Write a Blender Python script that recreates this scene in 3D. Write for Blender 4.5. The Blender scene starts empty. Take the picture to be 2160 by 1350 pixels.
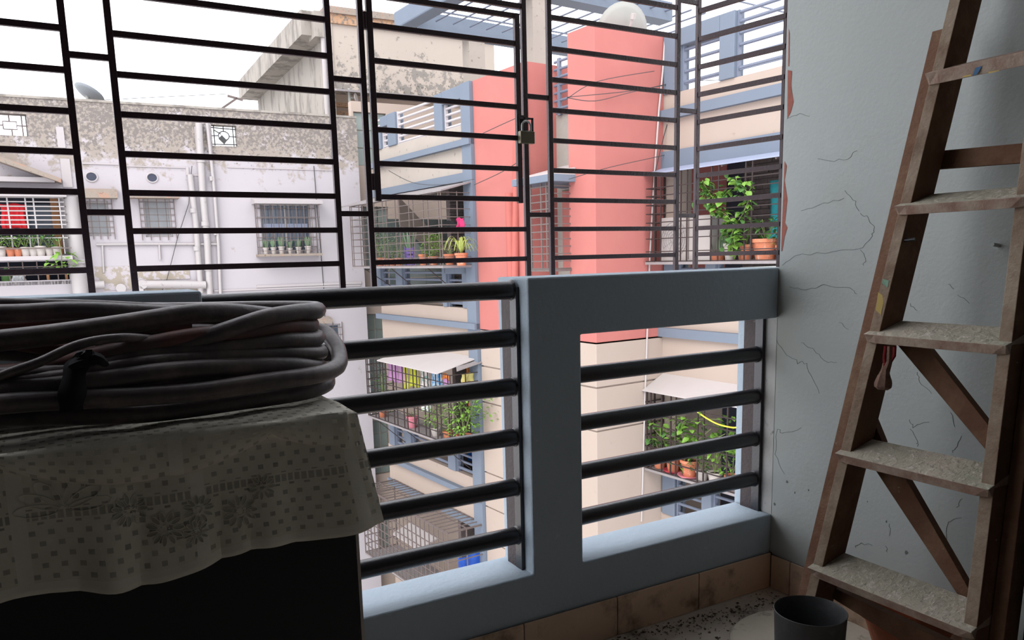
import bpy, bmesh, math, random
from mathutils import Vector, Matrix
random.seed(7)
S = bpy.context.scene
COL = S.collection
PI = math.pi

# ------------------------------------------------------------------ camera
CAM_H = 1.049
FPX, PPX, PPY = 1650.0, 1080.0, 815.0
_yaw, _pit, _rol = [math.radians(a) for a in (29.5, 9.4, -1.41)]
_f = Vector((math.sin(_yaw), math.cos(_yaw), 0)); _r = Vector((math.cos(_yaw), -math.sin(_yaw), 0)); _u = Vector((0, 0, 1))
_f2 = _f * math.cos(_pit) - _u * math.sin(_pit); _u2 = _u * math.cos(_pit) + _f * math.sin(_pit)
RIGHT = _r * math.cos(_rol) + _u2 * math.sin(_rol); UP = -_r * math.sin(_rol) + _u2 * math.cos(_rol); FWD = _f2
cam_d = bpy.data.cameras.new('camera'); cam = bpy.data.objects.new('camera', cam_d); COL.objects.link(cam)
cam_d.sensor_fit = 'HORIZONTAL'; cam_d.sensor_width = 36.0; cam_d.lens = 36.0 * FPX / 2160
cam_d.shift_x = 0.0; cam_d.shift_y = (PPY - 675.0) / 2160; cam_d.clip_start = 0.02; cam_d.clip_end = 300
m3 = Matrix((RIGHT, UP, -FWD)).transposed()
cam.matrix_world = Matrix.Translation((0, 0, CAM_H)) @ m3.to_4x4()
S.camera = cam

# ------------------------------------------------------------------ world, sun, exposure
w = bpy.data.worlds.new('overcast_sky'); S.world = w; w.use_nodes = True
nt = w.node_tree; nt.nodes.clear()
wo = nt.nodes.new('ShaderNodeOutputWorld'); bg = nt.nodes.new('ShaderNodeBackground')
tc = nt.nodes.new('ShaderNodeTexCoord'); nz = nt.nodes.new('ShaderNodeTexNoise'); rp = nt.nodes.new('ShaderNodeValToRGB')
nz.inputs['Scale'].default_value = 2.2; nz.inputs['Detail'].default_value = 4
rp.color_ramp.elements[0].position = .3; rp.color_ramp.elements[0].color = (.80, .82, .90, 1)
rp.color_ramp.elements[1].position = .75; rp.color_ramp.elements[1].color = (.93, .93, .96, 1)
nt.links.new(tc.outputs['Generated'], nz.inputs['Vector']); nt.links.new(nz.outputs['Fac'], rp.inputs['Fac'])
nt.links.new(rp.outputs['Color'], bg.inputs['Color']); bg.inputs['Strength'].default_value = 3.2
nt.links.new(bg.outputs['Background'], wo.inputs['Surface'])
sd = bpy.data.lights.new('sun', 'SUN'); sd.energy = 2.1; sd.angle = math.radians(35); sd.color = (1, .96, .90)
so = bpy.data.objects.new('sun', sd); COL.objects.link(so); so.location = (-8, -6, 20)
so.rotation_euler = Vector((.60, .47, -.65)).to_track_quat('-Z', 'Y').to_euler()
S.view_settings.view_transform = 'Standard'; S.view_settings.look = 'None'
S.view_settings.exposure = 0.0; S.view_settings.gamma = 1.0; S.view_settings.use_curve_mapping = False

# ------------------------------------------------------------------ geometry helpers
class Frame:                       # a horizontal frame: a to the right, b away, z up
    def __init__(s, o, deg):
        t = math.radians(deg); s.o = Vector((o[0], o[1], 0)); s.u = Vector((math.cos(t), math.sin(t), 0)); s.v = Vector((-math.sin(t), math.cos(t), 0))
    def w(s, a, b, z): return s.o + s.u * a + s.v * b + Vector((0, 0, z))
    def loc(s, p): d = Vector((p[0], p[1], 0)) - s.o; return (d.dot(s.u), d.dot(s.v), p[2])
def ray(px, py): return RIGHT * ((px - PPX) / FPX) - UP * ((py - PPY) / FPX) + FWD
def hit(px, py, n, d):
    o = Vector((0, 0, CAM_H)); v = ray(px, py); return o + v * ((d - n.dot(o)) / n.dot(v))
BAL = Frame((0, 0), 0)             # our balcony
G = Frame((6.0, 11.7), 4.7)        # coral apartment block on the right
W = Frame((5.6, 16.2), -1.5)       # whitewashed block opposite
def onA(fr, px, py, a): return fr.loc(hit(px, py, fr.u, a + fr.o.dot(fr.u)))      # point on the plane a = const
def onB(fr, px, py, b): return fr.loc(hit(px, py, fr.v, b + fr.o.dot(fr.v)))
def onZ(fr, px, py, z): return fr.loc(hit(px, py, Vector((0, 0, 1)), z))

class MB:
    def __init__(s, fr=BAL): s.v = []; s.f = []; s.fr = fr; s.uv = None
    def add(s, vs, fs, raw=False):
        n = len(s.v); s.v += [Vector(p) if raw else s.fr.w(*p) for p in vs]; s.f += [[n + i for i in f] for f in fs]; return s
    def box(s, a0, a1, b0, b1, z0, z1):
        vs = [(a, b, z) for z in (z0, z1) for b in (b0, b1) for a in (a0, a1)]
        return s.add(vs, [(0, 2, 3, 1), (4, 5, 7, 6), (0, 1, 5, 4), (2, 6, 7, 3), (0, 4, 6, 2), (1, 3, 7, 5)])
    def prism(s, poly, ax, c0, c1):          # polygon in the two other axes, extruded along ax
        def mk(p, c): return (c, p[0], p[1]) if ax == 'a' else (p[0], c, p[1]) if ax == 'b' else (p[0], p[1], c)
        n = len(poly); vs = [mk(p, c0) for p in poly] + [mk(p, c1) for p in poly]
        return s.add(vs, [list(range(n))[::-1], list(range(n, 2 * n))] + [(i, (i + 1) % n, n + (i + 1) % n, n + i) for i in range(n)])
    def hexa(s, q0, q1):                     # two quads (4 pts each), joined
        return s.add(list(q0) + list(q1), [(3, 2, 1, 0), (4, 5, 6, 7)] + [(i, (i + 1) % 4, 4 + (i + 1) % 4, 4 + i) for i in range(4)])
    def tube(s, p, q, r, n=8, cap=True): return s.path([p, q], r, n, cap)
    def bar(s, p, q, r): return s.path([p, q], r * 1.25, 4)
    def path(s, pts, r, n=8, cap=True, closed=False):
        P = [s.fr.w(*p) for p in pts]; m = len(P); rr = r if isinstance(r, (list, tuple)) else [r] * m
        base = len(s.v); prev = None
        for i in range(m):
            if closed: t = P[(i + 1) % m] - P[i - 1]
            else: t = P[min(i + 1, m - 1)] - P[max(i - 1, 0)]
            if t.length < 1e-9: t = Vector((0, 0, 1))
            t.normalize()
            if prev is None:
                x = t.cross(Vector((0, 0, 1)))
                if x.length < .05: x = t.cross(s.fr.v)
            else: x = prev - t * prev.dot(t)
            x.normalize(); prev = x; y = t.cross(x)
            for k in range(n):
                an = 2 * PI * (k + .5) / n; s.v.append(P[i] + (x * math.cos(an) + y * math.sin(an)) * rr[i])
        L = m if closed else m - 1
        for i in range(L):
            for k in range(n):
                a = base + i * n + k; b = base + i * n + (k + 1) % n; j = ((i + 1) % m) * n
                s.f.append([a, b, base + j + (k + 1) % n, base + j + k])
        if cap and not closed:
            s.f.append([base + k for k in range(n)][::-1]); s.f.append([base + (m - 1) * n + k for k in range(n)])
        return s
    def lathe(s, c, prof, n=24, closed=False):
        b0 = len(s.v)
        for r, z in prof:
            for k in range(n):
                an = 2 * PI * k / n; s.v.append(s.fr.w(c[0] + r * math.cos(an), c[1] + r * math.sin(an), c[2] + z))
        for i in range(len(prof) - 1):
            for k in range(n):
                s.f.append([b0 + i * n + k, b0 + i * n + (k + 1) % n, b0 + (i + 1) * n + (k + 1) % n, b0 + (i + 1) * n + k])
        if prof[0][0] > 1e-6: s.f.append([b0 + k for k in range(n)][::-1])
        if prof[-1][0] > 1e-6: s.f.append([b0 + (len(prof) - 1) * n + k for k in range(n)])
        return s
    def sheet(s, fn, nu, nv, raw=False):
        vs = [fn(i / nu, j / nv) for j in range(nv + 1) for i in range(nu + 1)]
        fs = [(j * (nu + 1) + i, j * (nu + 1) + i + 1, (j + 1) * (nu + 1) + i + 1, (j + 1) * (nu + 1) + i) for j in range(nv) for i in range(nu)]
        return s.add(vs, fs, raw)
    def leaf(s, p, d, up, L, wd, droop=.3):  # world coords: a folded leaf of four quads
        d = d.normalized(); sd_ = d.cross(up)
        if sd_.length < .01: sd_ = d.cross(Vector((1, 0, 0)))
        sd_.normalize(); nn = sd_.cross(d)
        n = len(s.v)
        for t, ww in ((0, .12), (.35, 1), (.7, .8), (1, .03)):
            c = p + d * (L * t) - Vector((0, 0, 1)) * (droop * L * t * t)
            s.v += [c - sd_ * (wd * ww * .5) + nn * wd * .12 * ww, c - nn * 0.0, c + sd_ * (wd * ww * .5) + nn * wd * .12 * ww]
        for i in range(3):
            for k in range(2): s.f.append([n + i * 3 + k, n + i * 3 + k + 1, n + i * 3 + k + 4, n + i * 3 + k + 3])
        return s
    def build(s, name, m, parent=None, smooth=False, bevel=0, thick=0, base=None):
        if parent is not None:
            r = parent
            while r.parent: r = r.parent
            base = r.location.copy()
        elif base is None:
            xs = [p.x for p in s.v]; ys = [p.y for p in s.v]; zs = [p.z for p in s.v]
            base = Vector(((min(xs) + max(xs)) / 2, (min(ys) + max(ys)) / 2, min(zs)))
        base = Vector(base)
        me = bpy.data.meshes.new(name); me.from_pydata([p - base for p in s.v], [], s.f)
        me.materials.append(m)
        if smooth:
            me.polygons.foreach_set('use_smooth', [True] * len(me.polygons))
            try: me.set_sharp_from_angle(angle=math.radians(40))
            except Exception: pass
        me.update()
        o = bpy.data.objects.new(name, me); COL.objects.link(o)
        if parent is not None: o.parent = parent
        else: o.location = base
        if thick:
            k = o.modifiers.new('solid', 'SOLIDIFY'); k.thickness = thick; k.offset = 0
        if bevel:
            k = o.modifiers.new('bevel', 'BEVEL'); k.width = bevel; k.segments = 2; k.limit_method = 'ANGLE'
        return o
def smooth_pts(pts, k=6):                   # Catmull-Rom
    out = []; P = [tuple(p) for p in pts]; n = len(P)
    for i in range(n - 1):
        p0 = P[max(i - 1, 0)]; p1 = P[i]; p2 = P[i + 1]; p3 = P[min(i + 2, n - 1)]
        for j in range(k):
            t = j / k
            out.append(tuple(.5 * (2 * b + (c - a) * t + (2 * a - 5 * b + 4 * c - d) * t * t + (3 * b - a - 3 * c + d) * t ** 3) for a, b, c, d in zip(p0, p1, p2, p3)))
    out.append(P[-1]); return out
def tag(o, label, cat, group=None, kind=None):
    o['label'] = label; o['category'] = cat
    if group: o['group'] = group
    if kind: o['kind'] = kind
    return o
def thing(name, label, cat, loc, group=None):
    o = bpy.data.objects.new(name, None); o.empty_display_size = .1; COL.objects.link(o); o.location = Vector(loc)
    return tag(o, label, cat, group)
def struct(o): o['kind'] = 'structure'; return o
def stuff(o): o['kind'] = 'stuff'; return o

# ------------------------------------------------------------------ materials
def mat(name, col, rough=.8, var=.12, scale=6, bump=0, bscale=40, metal=0, patch=None, pscale=5, pth=.55, psoft=.05,
        zramp=None, patch2=None, p2scale=9, p2th=.6, spec=.3, stretch=None, detail=5):
    m = bpy.data.materials.new(name); m.use_nodes = True; n = m.node_tree.nodes; L = m.node_tree.links; n.clear()
    out = n.new('ShaderNodeOutputMaterial'); b = n.new('ShaderNodeBsdfPrincipled'); L.new(b.outputs[0], out.inputs[0])
    b.inputs['Roughness'].default_value = rough; b.inputs['Metallic'].default_value = metal
    b.inputs['Specular IOR Level'].default_value = spec
    ge = n.new('ShaderNodeNewGeometry'); vec = ge.outputs['Position']
    if stretch:
        mp = n.new('ShaderNodeMapping'); L.new(vec, mp.inputs[0]); mp.inputs['Scale'].default_value = stretch; vec = mp.outputs[0]
    def noise(sc, dt=detail, ro=.6):
        t = n.new('ShaderNodeTexNoise'); t.inputs['Scale'].default_value = sc; t.inputs['Detail'].default_value = dt; t.inputs['Roughness'].default_value = ro
        L.new(vec, t.inputs['Vector']); return t.outputs['Fac']
    mx = n.new('ShaderNodeMix'); mx.data_type = 'RGBA'
    mx.inputs[6].default_value = (*[c * (1 - var) for c in col], 1); mx.inputs[7].default_value = (*[min(1, c * (1 + var)) for c in col], 1)
    L.new(noise(scale), mx.inputs[0]); cur = mx.outputs[2]
    def overlay(cur, colr, sc, th, soft, zr):
        f = noise(sc, 8, .65)
        if zr:
            sp = n.new('ShaderNodeSeparateXYZ'); L.new(ge.outputs['Position'], sp.inputs[0])
            mr = n.new('ShaderNodeMapRange'); L.new(sp.outputs['Z'], mr.inputs[0])
            mr.inputs[1].default_value = zr[0]; mr.inputs[2].default_value = zr[1]; mr.inputs[3].default_value = zr[2]; mr.inputs[4].default_value = zr[3]
            ad = n.new('ShaderNodeMath'); ad.operation = 'ADD'; L.new(f, ad.inputs[0]); L.new(mr.outputs[0], ad.inputs[1]); f = ad.outputs[0]
        mr2 = n.new('ShaderNodeMapRange'); L.new(f, mr2.inputs[0]); mr2.inputs[1].default_value = th - soft; mr2.inputs[2].default_value = th + soft
        k = n.new('ShaderNodeMix'); k.data_type = 'RGBA'; L.new(mr2.outputs[0], k.inputs[0]); L.new(cur, k.inputs[6]); k.inputs[7].default_value = (*colr, 1)
        return k.outputs[2]
    if patch: cur = overlay(cur, patch, pscale, pth, psoft, zramp)
    if patch2: cur = overlay(cur, patch2, p2scale, p2th, .03, zramp)
    L.new(cur, b.inputs['Base Color'])
    if bump:
        bp = n.new('ShaderNodeBump'); bp.inputs['Strength'].default_value = bump; bp.inputs['Distance'].default_value = .01
        L.new(noise(bscale, 6), bp.inputs['Height']); L.new(bp.outputs[0], b.inputs['Normal'])
    return m
M = {}
M['parapet'] = mat('blue_grey_parapet_paint', (.41, .49, .56), .8, .07, 5, .25, 60, patch=(.52, .58, .63), pscale=30, pth=.70)
M['wall'] = mat('pale_teal_wall_paint', (.455, .49, .475), .8, .06, 2.5, .12, 90, patch=(.43, .45, .40), pscale=2.2, pth=.64, psoft=.1, patch2=(.18, .2, .18), p2scale=55, p2th=.755)
M['jamb_plaster'] = mat('grimy_plaster', (.5, .5, .48), .9, .2, 6, .3, 60, patch=(.15, .15, .14), pscale=18, pth=.66)
M['ceil'] = mat('dim_ceiling_paint', (.10, .10, .10), .9)
M['dimroom'] = mat('dim_room_paint', (.05, .05, .05), .9)
M['skirt'] = mat('tan_skirting_tile', (.68, .50, .36), .5, .15, 8, .1, 40, patch=(.14, .10, .07), pscale=7, pth=.62, psoft=.1)
M['floor'] = mat('dusty_floor_tile', (.56, .49, .42), .6, .12, 4, .1, 60, patch=(.10, .07, .055), pscale=4.5, pth=.585, psoft=.06)
M['grout'] = mat('dark_grout', (.1, .09, .08), .9)
M['crack'] = mat('crack_dark', (.16, .18, .17), 1)
M['red_primer'] = mat('exposed_red_primer', (.36, .13, .10), .9, .25, 60)
M['pipe'] = mat('black_pipe_paint', (.018, .018, .022), .30, .2, 20, .1, 120, spec=.6, patch=(.20, .20, .21), pscale=26, pth=.74, psoft=.02)
M['grille'] = mat('maroon_black_grille_paint', (.045, .020, .024), .42, .25, 30, .2, 150, spec=.45, patch=(.10, .06, .05), pscale=45, pth=.70)
M['flat'] = mat('brown_grey_iron', (.05, .036, .036), .55, .25, 30, .3, 80, patch=(.15, .13, .12), pscale=35, pth=.70)
M['brass'] = mat('dull_padlock_brass', (.16, .14, .10), .38, .1, 30, metal=.7)
M['steel'] = mat('steel', (.45, .45, .44), .35, .1, 30, metal=.9)
def wood(nm, c, dust, th=.52, sc=9, st=(1, 1, 1)):
    return mat(nm, c, .8, .28, 14, .3, 70, patch=dust, pscale=sc, pth=th, psoft=.12, patch2=(.42, .36, .29), p2scale=60, p2th=.715, stretch=st)
M['wood_face'] = wood('dusty_lit_ladder_wood', (.20, .135, .09), (.33, .26, .19), .50, 12)
M['wood_side'] = wood('brown_shaded_ladder_wood', (.135, .065, .035), (.21, .12, .07), .58, 9)  # brown wood, darkened in colour for the shaded sides
M['wood_rear'] = wood('brown_rear_leg_wood', (.17, .085, .05), (.26, .16, .10), .60, 9)
M['wood_step'] = mat('cement_caked_step', (.52, .46, .37), .95, .2, 12, 1.0, 55, patch=(.40, .39, .30), pscale=6, pth=.5, psoft=.12, patch2=(.62, .56, .48), p2scale=50, p2th=.60)
M['wood_edge'] = wood('worn_step_edge', (.26, .16, .12), (.40, .32, .25), .5, 16)
M['paint_blue_spot'] = mat('blue_paint_daub', (.02, .10, .22), .5)
M['paint_yellow_spot'] = mat('yellow_paint_daub', (.5, .36, .10), .6)
M['paint_red_spot'] = mat('red_paint_daub', (.42, .10, .08), .6)
M['paint_green_spot'] = mat('green_paint_daub', (.20, .34, .24), .6)
M['blackplastic'] = mat('black_plastic_pot', (.06, .062, .064), .45, .2, 12, .1, 60, patch=(.12, .12, .12), pscale=12, pth=.62, psoft=.12)
M['disc'] = mat('concrete_disc', (.55, .50, .41), .9, .12, 10, .35, 80, patch=(.30, .27, .22), pscale=14, pth=.62)
M['terracotta'] = mat('terracotta', (.44, .15, .08), .8, .15, 20, .15, 60, patch=(.5, .3, .22), pscale=15, pth=.62)
M['pinkpot'] = mat('pink_plastic', (.55, .18, .22), .5)
M['redpot'] = mat('red_plastic', (.45, .06, .08), .5)
M['whitepot'] = mat('whitish_pot', (.42, .38, .35), .7, .1, 20)
M['purple'] = mat('purple_plastic', (.10, .065, .19), .6)
M['soil'] = mat('soil', (.06, .045, .035), 1, .3, 40)
M['hose'] = mat('dusty_black_hose', (.085, .070, .072), .42, .25, 12, .12, 90, spec=.5, patch=(.19, .15, .14), pscale=10, pth=.56, psoft=.12, patch2=(.26, .21, .20), p2scale=42, p2th=.73)
M['hose_red'] = mat('faded_reddish_hose', (.19, .08, .07), .5, .25, 12, .1, 90, patch=(.10, .08, .08), pscale=9, pth=.52, psoft=.12)
M['tie'] = mat('black_cloth_tie', (.012, .012, .014), .9)
M['blackcab'] = mat('black_cabinet', (.012, .013, .015), .5)
M['cabedge'] = mat('pale_cabinet_edge', (.50, .45, .40), .7)
M['debris'] = mat('dark_leaf_litter', (.07, .045, .03), .95, .5, 90)
M['rag'] = mat('dried_rag', (.20, .12, .09), .95, .4, 90, .5, 120)
M['redstring'] = mat('red_string', (.20, .015, .02), .9)
# outside
M['coral'] = mat('coral_wall_paint', (0.380, 0.129, 0.114), .85, .05, 1.2, .08, 60, patch=(0.396, 0.141, 0.122), pscale=2.2, pth=.60, psoft=.12, patch2=(0.259, 0.075, 0.066), p2scale=26, p2th=.76)
M['cream'] = mat('cream_wall_paint', (0.349, 0.283, 0.240), .85, .05, 1.5, .08, 60, patch=(0.259, 0.212, 0.179), pscale=9, pth=.70, psoft=.05)
M['creamfar'] = mat('weathered_roof_band', (0.330, 0.292, 0.255), .9, .08, 3, .1, 60, patch=(0.198, 0.169, 0.141), pscale=10, pth=.64, psoft=.03)
M['bluetrim'] = mat('blue_trim_paint', (.136, .163, .205), .8, .06, 3, .1, 60, patch=(0.103, 0.127, 0.160), pscale=20, pth=.70)
M['stucco'] = mat('grey_stucco', (0.283, 0.268, 0.240), .95, .1, 8, .6, 120, patch=(0.141, 0.137, 0.127), pscale=18, pth=.71, psoft=.02)
M['whitewash'] = mat('peeling_whitewash', (0.357, 0.331, 0.346), .9, .05, 1.2, .15, 40, patch=(0.258, 0.224, 0.194), pscale=4.2, pth=.64, psoft=.05, zramp=(2.4, 3.4, -.06, .25), patch2=(0.160, 0.141, 0.129), p2scale=17, p2th=.735)
M['whitewash2'] = mat('peeling_whitewash_lower', (0.358, 0.330, 0.330), .9, .04, 1.2, .1, 40, patch=(0.236, 0.212, 0.198), pscale=6, pth=.70, psoft=.015)
M['oldcream'] = mat('blackened_cream_wall', (0.349, 0.302, 0.259), .9, .06, 1.2, .2, 40, patch=(0.198, 0.179, 0.160), pscale=5.5, pth=.56, psoft=.03, zramp=(4.8, 6.6, .10, -.14), patch2=(0.103, 0.094, 0.085), p2scale=16, p2th=.66)
M['oldgrey'] = mat('stained_gable_wall', (0.274, 0.250, 0.221), .9, .08, 1.2, .2, 40, patch=(0.169, 0.150, 0.132), pscale=2.4, pth=.54, psoft=.05, stretch=(1, 1, .3))
M['orangetrim'] = mat('faded_orange_cornice', (0.353, 0.212, 0.127), .9, .1, 5, patch=(0.141, 0.127, 0.113), pscale=12, pth=.56)
M['chajja'] = mat('broken_sunshade', (0.236, 0.198, 0.165), .95, .15, 8, .4, 50, patch=(0.311, 0.188, 0.132), pscale=5, pth=.56, patch2=(0.118, 0.103, 0.094), p2scale=20, p2th=.62)
M['pvc'] = mat('pale_pvc_pipe', (0.339, 0.315, 0.311), .5, .05, 5, patch=(0.236, 0.217, 0.207), pscale=10, pth=.68)
M['pinkpipe'] = mat('coral_painted_pipe', (0.368, 0.103, 0.085), .6)
M['glassgreen'] = mat('green_glass_pane', (0.172, 0.211, 0.195), .25, .18, 3, spec=.6)
M['paneframe'] = mat('pane_frame', (0.312, 0.304, 0.265), .8)
M['darkglass'] = mat('dark_window_glass', (.05, .07, .10), .2, .3, 2, spec=.6)
M['greyglass'] = mat('grey_louvre_glass', (.24, .25, .26), .3, .2, 4)
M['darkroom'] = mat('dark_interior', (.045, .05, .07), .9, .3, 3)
M['bars'] = mat('rust_grey_bars', (.12, .095, .088), .7, .3, 30)
M['darkbars'] = mat('dark_brown_bars', (.032, .022, .021), .6, .3, 30)
M['railgrey'] = mat('slate_railing_paint', (.14, .16, .21), .5, .15, 20)
M['railtan'] = mat('faded_railing_paint', (.42, .39, .40), .5, .15, 20)
M['awnblue'] = mat('lavender_sheet', (0.244, 0.276, 0.371), .55, .05, 4)
M['awnwhite'] = mat('white_tin_sheet', (0.392, 0.360, 0.350), .5, .06, 4, patch=(.25, .22, .22), pscale=14, pth=.70, psoft=.02, stretch=(1, 1, 1))
M['tingrey'] = mat('corrugated_tin', (.22, .20, .20), .6, .2, 10)
M['dish'] = mat('grey_dish', (0.276, 0.276, 0.254), .7, .05, 6)
M['bluedish'] = mat('blue_grey_dish', (0.212, 0.233, 0.250), .6, .05, 6)
M['acwhite'] = mat('ac_casing', (0.350, 0.318, 0.297), .6, .05, 8)
M['brickdark'] = mat('dark_stone_cladding', (.13, .105, .10), .9, .4, 22, .5, 40)
M['teal'] = mat('teal_curtain', (0.039, 0.328, 0.359), .9, .15, 10)
M['redcloth'] = mat('red_cloth', (0.562, 0.023, 0.031), .9, .1, 10)
M['lilac'] = mat('lilac_cloth', (0.374, 0.187, 0.359), .9, .15, 14)
M['lime'] = mat('lime_cloth', (0.374, 0.390, 0.031), .9, .15, 14)
M['orange'] = mat('orange_cloth', (0.562, 0.172, 0.039), .9, .1, 14)
M['yellowc'] = mat('pale_yellow_cloth', (0.562, 0.484, 0.172), .9, .1, 14)
M['printc'] = mat('printed_cloth', (0.484, 0.437, 0.406), .9, .1, 30, patch=(.14, .26, .22), pscale=16, pth=.54)
M['bluep'] = mat('blue_printed_cloth', (0.351, 0.429, 0.484), .9, .1, 30, patch=(.05, .22, .45), pscale=14, pth=.5)
M['tarp'] = mat('blue_tarp', (0.016, 0.070, 0.351), .6, .3, 8)
M['whitecloth'] = mat('white_cloth', (0.546, 0.562, 0.562), .9)
M['green1'] = mat('light_green_leaf', (0.133, 0.257, 0.039), .6, .35, 12)
M['green2'] = mat('mid_green_leaf', (0.062, 0.148, 0.035), .6, .4, 12)
M['green3'] = mat('grey_green_leaf', (0.125, 0.187, 0.109), .6, .35, 12)
M['striped'] = mat('yellow_green_leaf', (0.281, 0.328, 0.078), .6, .35, 30)
M['stem'] = mat('stem', (.16, .20, .07), .8)
M['wire'] = mat('dark_wire', (.05, .05, .05), .7)
M['yellowhose'] = mat('yellow_tube', (.75, .62, .05), .6)
M['ground'] = mat('courtyard_ground', (.45, .42, .38), .95, .2, 1)
M['woodfurn'] = mat('stool_wood', (.35, .17, .08), .7)
M['magenta'] = mat('magenta_cloth', (.36, .02, .09), .8)
M['bluetub'] = mat('blue_tub', (.02, .14, .55), .5)

# ------------------------------------------------------------------ balcony shell
D = 1.6465; DO = 1.802; XR = 1.853
mb = MB(); mb.box(-1.5, 2.05, -1.6, DO, -.12, 0); fl = struct(mb.build('floor', M['floor']))
mb = MB(); mb.box(-1.5, 2.05, -1.6, DO, 2.55, 2.7); struct(mb.build('ceiling', M['ceil']))
# right wall: inner face x = 1.853; above the parapet it ends at the parapet's inner face, below the beam it returns as the jamb
mb = MB(); mb.box(XR, 2.05, -1.6, D, 0, 2.55); mb.box(XR, 2.05, D, DO, 0, .999); wr = struct(mb.build('wall_right', M['wall']))
mb = MB(); mb.box(-1.5, 2.05, -1.75, -1.6, 0, 2.55); struct(mb.build('wall_back', M['dimroom']))
mb = MB(); mb.box(-1.62, -1.5, -1.6, DO, 0, 2.55); struct(mb.build('wall_left', M['dimroom']))
# parapet frame (front wall) with two openings; slightly wobbly hand plaster comes from the bevel
def cell_solid(mb, us, zs, y0, y1, keep):
    idx = {}
    def V_(i, j, k):
        if (i, j, k) not in idx: idx[(i, j, k)] = len(mb.v); mb.v.append(mb.fr.w(us[i], (y0, y1)[k], zs[j]))
        return idx[(i, j, k)]
    full = lambda i, j: 0 <= i < len(us) - 1 and 0 <= j < len(zs) - 1 and keep((us[i] + us[i + 1]) / 2, (zs[j] + zs[j + 1]) / 2)
    for i in range(len(us) - 1):
        for j in range(len(zs) - 1):
            if not full(i, j): continue
            mb.f.append([V_(i, j, 0), V_(i + 1, j, 0), V_(i + 1, j + 1, 0), V_(i, j + 1, 0)]); mb.f.append([V_(i, j + 1, 1), V_(i + 1, j + 1, 1), V_(i + 1, j, 1), V_(i, j, 1)])
            if not full(i - 1, j): mb.f.append([V_(i, j, 1), V_(i, j, 0), V_(i, j + 1, 0), V_(i, j + 1, 1)])
            if not full(i + 1, j): mb.f.append([V_(i + 1, j, 0), V_(i + 1, j, 1), V_(i + 1, j + 1, 1), V_(i + 1, j + 1, 0)])
            if not full(i, j - 1): mb.f.append([V_(i, j, 1), V_(i + 1, j, 1), V_(i + 1, j, 0), V_(i, j, 0)])
            if not full(i, j + 1): mb.f.append([V_(i, j + 1, 0), V_(i + 1, j + 1, 0), V_(i + 1, j + 1, 1), V_(i, j + 1, 1)])
mb = MB()
cell_solid(mb, [-1.5, .236, .983, 1.138, XR], [0, .235, .849, .998], D, DO, lambda u, z: z < .235 or u < .236 or .983 < u < 1.138 or (u > 1.138 and z > .849))
wf = struct(mb.build('wall_front', M['parapet'], bevel=.005))
def strip(frame_pts, wid, plane, off, mb, fr=BAL):   # thin ribbon along pixel polyline on plane
    ax, val = plane
    P = []
    for px, py in frame_pts:
        P.append(onA(fr, px, py, val) if ax == 'a' else onB(fr, px, py, val))
    for i in range(len(P) - 1):
        p, q = P[i], P[i + 1]
        if ax == 'a':
            d = Vector((q[1] - p[1], q[2] - p[2])); 
        else: d = Vector((q[0] - p[0], q[2] - p[2]))
        if d.length < 1e-6: continue
        nn = Vector((-d.y, d.x)).normalized() * wid / 2
        e = d.normalized() * wid * .3
        def mk(t, k, o):
            c0 = (t[1] if ax == 'a' else t[0]); return (val + o, c0 + k.x, t[2] + k.y) if ax == 'a' else (c0 + k.x, val + o, t[2] + k.y)
        quad = [(p, -nn - e), (q, -nn + e), (q, nn + e), (p, nn - e)]
        mb.hexa([mk(t, k, off) for t, k in quad], [mk(t, k, 0.0005 * (-1 if off < 0 else 1) * -1) for t, k in quad])
def jitter(pts, amp=3, n=4):
    out = []
    for i in range(len(pts) - 1):
        for j in range(n):
            t = j / n; k = amp * (1 if (j or i) else 0)
            out.append((pts[i][0] * (1 - t) + pts[i + 1][0] * t + random.uniform(-k, k), pts[i][1] * (1 - t) + pts[i + 1][1] * t + random.uniform(-k, k)))
    out.append(pts[-1]); return out
cracks = [[(1650, 560), (1680, 540), (1740, 532), (1815, 527), (1840, 500), (1845, 480), (1830, 460), (1815, 450)], [(1815, 527), (1825, 545), (1822, 560)],
          [(1690, 445), (1740, 430), (1780, 418)], [(1782, 402), (1800, 420), (1812, 445)], [(1725, 335), (1760, 340), (1795, 332), (1808, 318)],
          [(1640, 676), (1638, 720), (1660, 750), (1685, 765), (1700, 765), (1715, 800), (1728, 830)], [(1690, 723), (1712, 735), (1740, 762), (1765, 764)],
          [(1665, 605), (1700, 610), (1740, 602), (1790, 606), (1808, 620)], [(1770, 680), (1790, 695)], [(1920, 640), (1935, 655)], [(2020, 622), (2045, 640)],
          [(1935, 785), (1940, 805), (1965, 830)], [(2005, 870), (2014, 900)], [(1918, 885), (1925, 900), (1960, 890)], [(1790, 1075), (1785, 1100), (1780, 1125), (1786, 1140)],
          [(1805, 1155), (1812, 1145), (1840, 1150)], [(1640, 905), (1655, 915), (1690, 902)], [(1640, 905), (1636, 960), (1655, 1000)],
          [(1920, 905), (1935, 930), (1935, 942)], [(2028, 920), (2015, 945), (2010, 955)], [(2030, 1052), (2018, 1070)], [(1998, 1145), (1998, 1100), (2028, 1092)],
          [(1660, 250), (1690, 242), (1708, 245)], [(1876, 1105), (1876, 1130)], [(1868, 1152), (1872, 1165)], [(1798, 1030), (1808, 1035)], [(1960, 725), (1975, 735)], [(2000, 600), (2012, 610)]]
for c in cracks:
    mb = MB(); strip(jitter(c, 3.0, 4), .0009, ('a', XR), -.0006, mb); mb.build('crack', M['crack'], wr)
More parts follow.
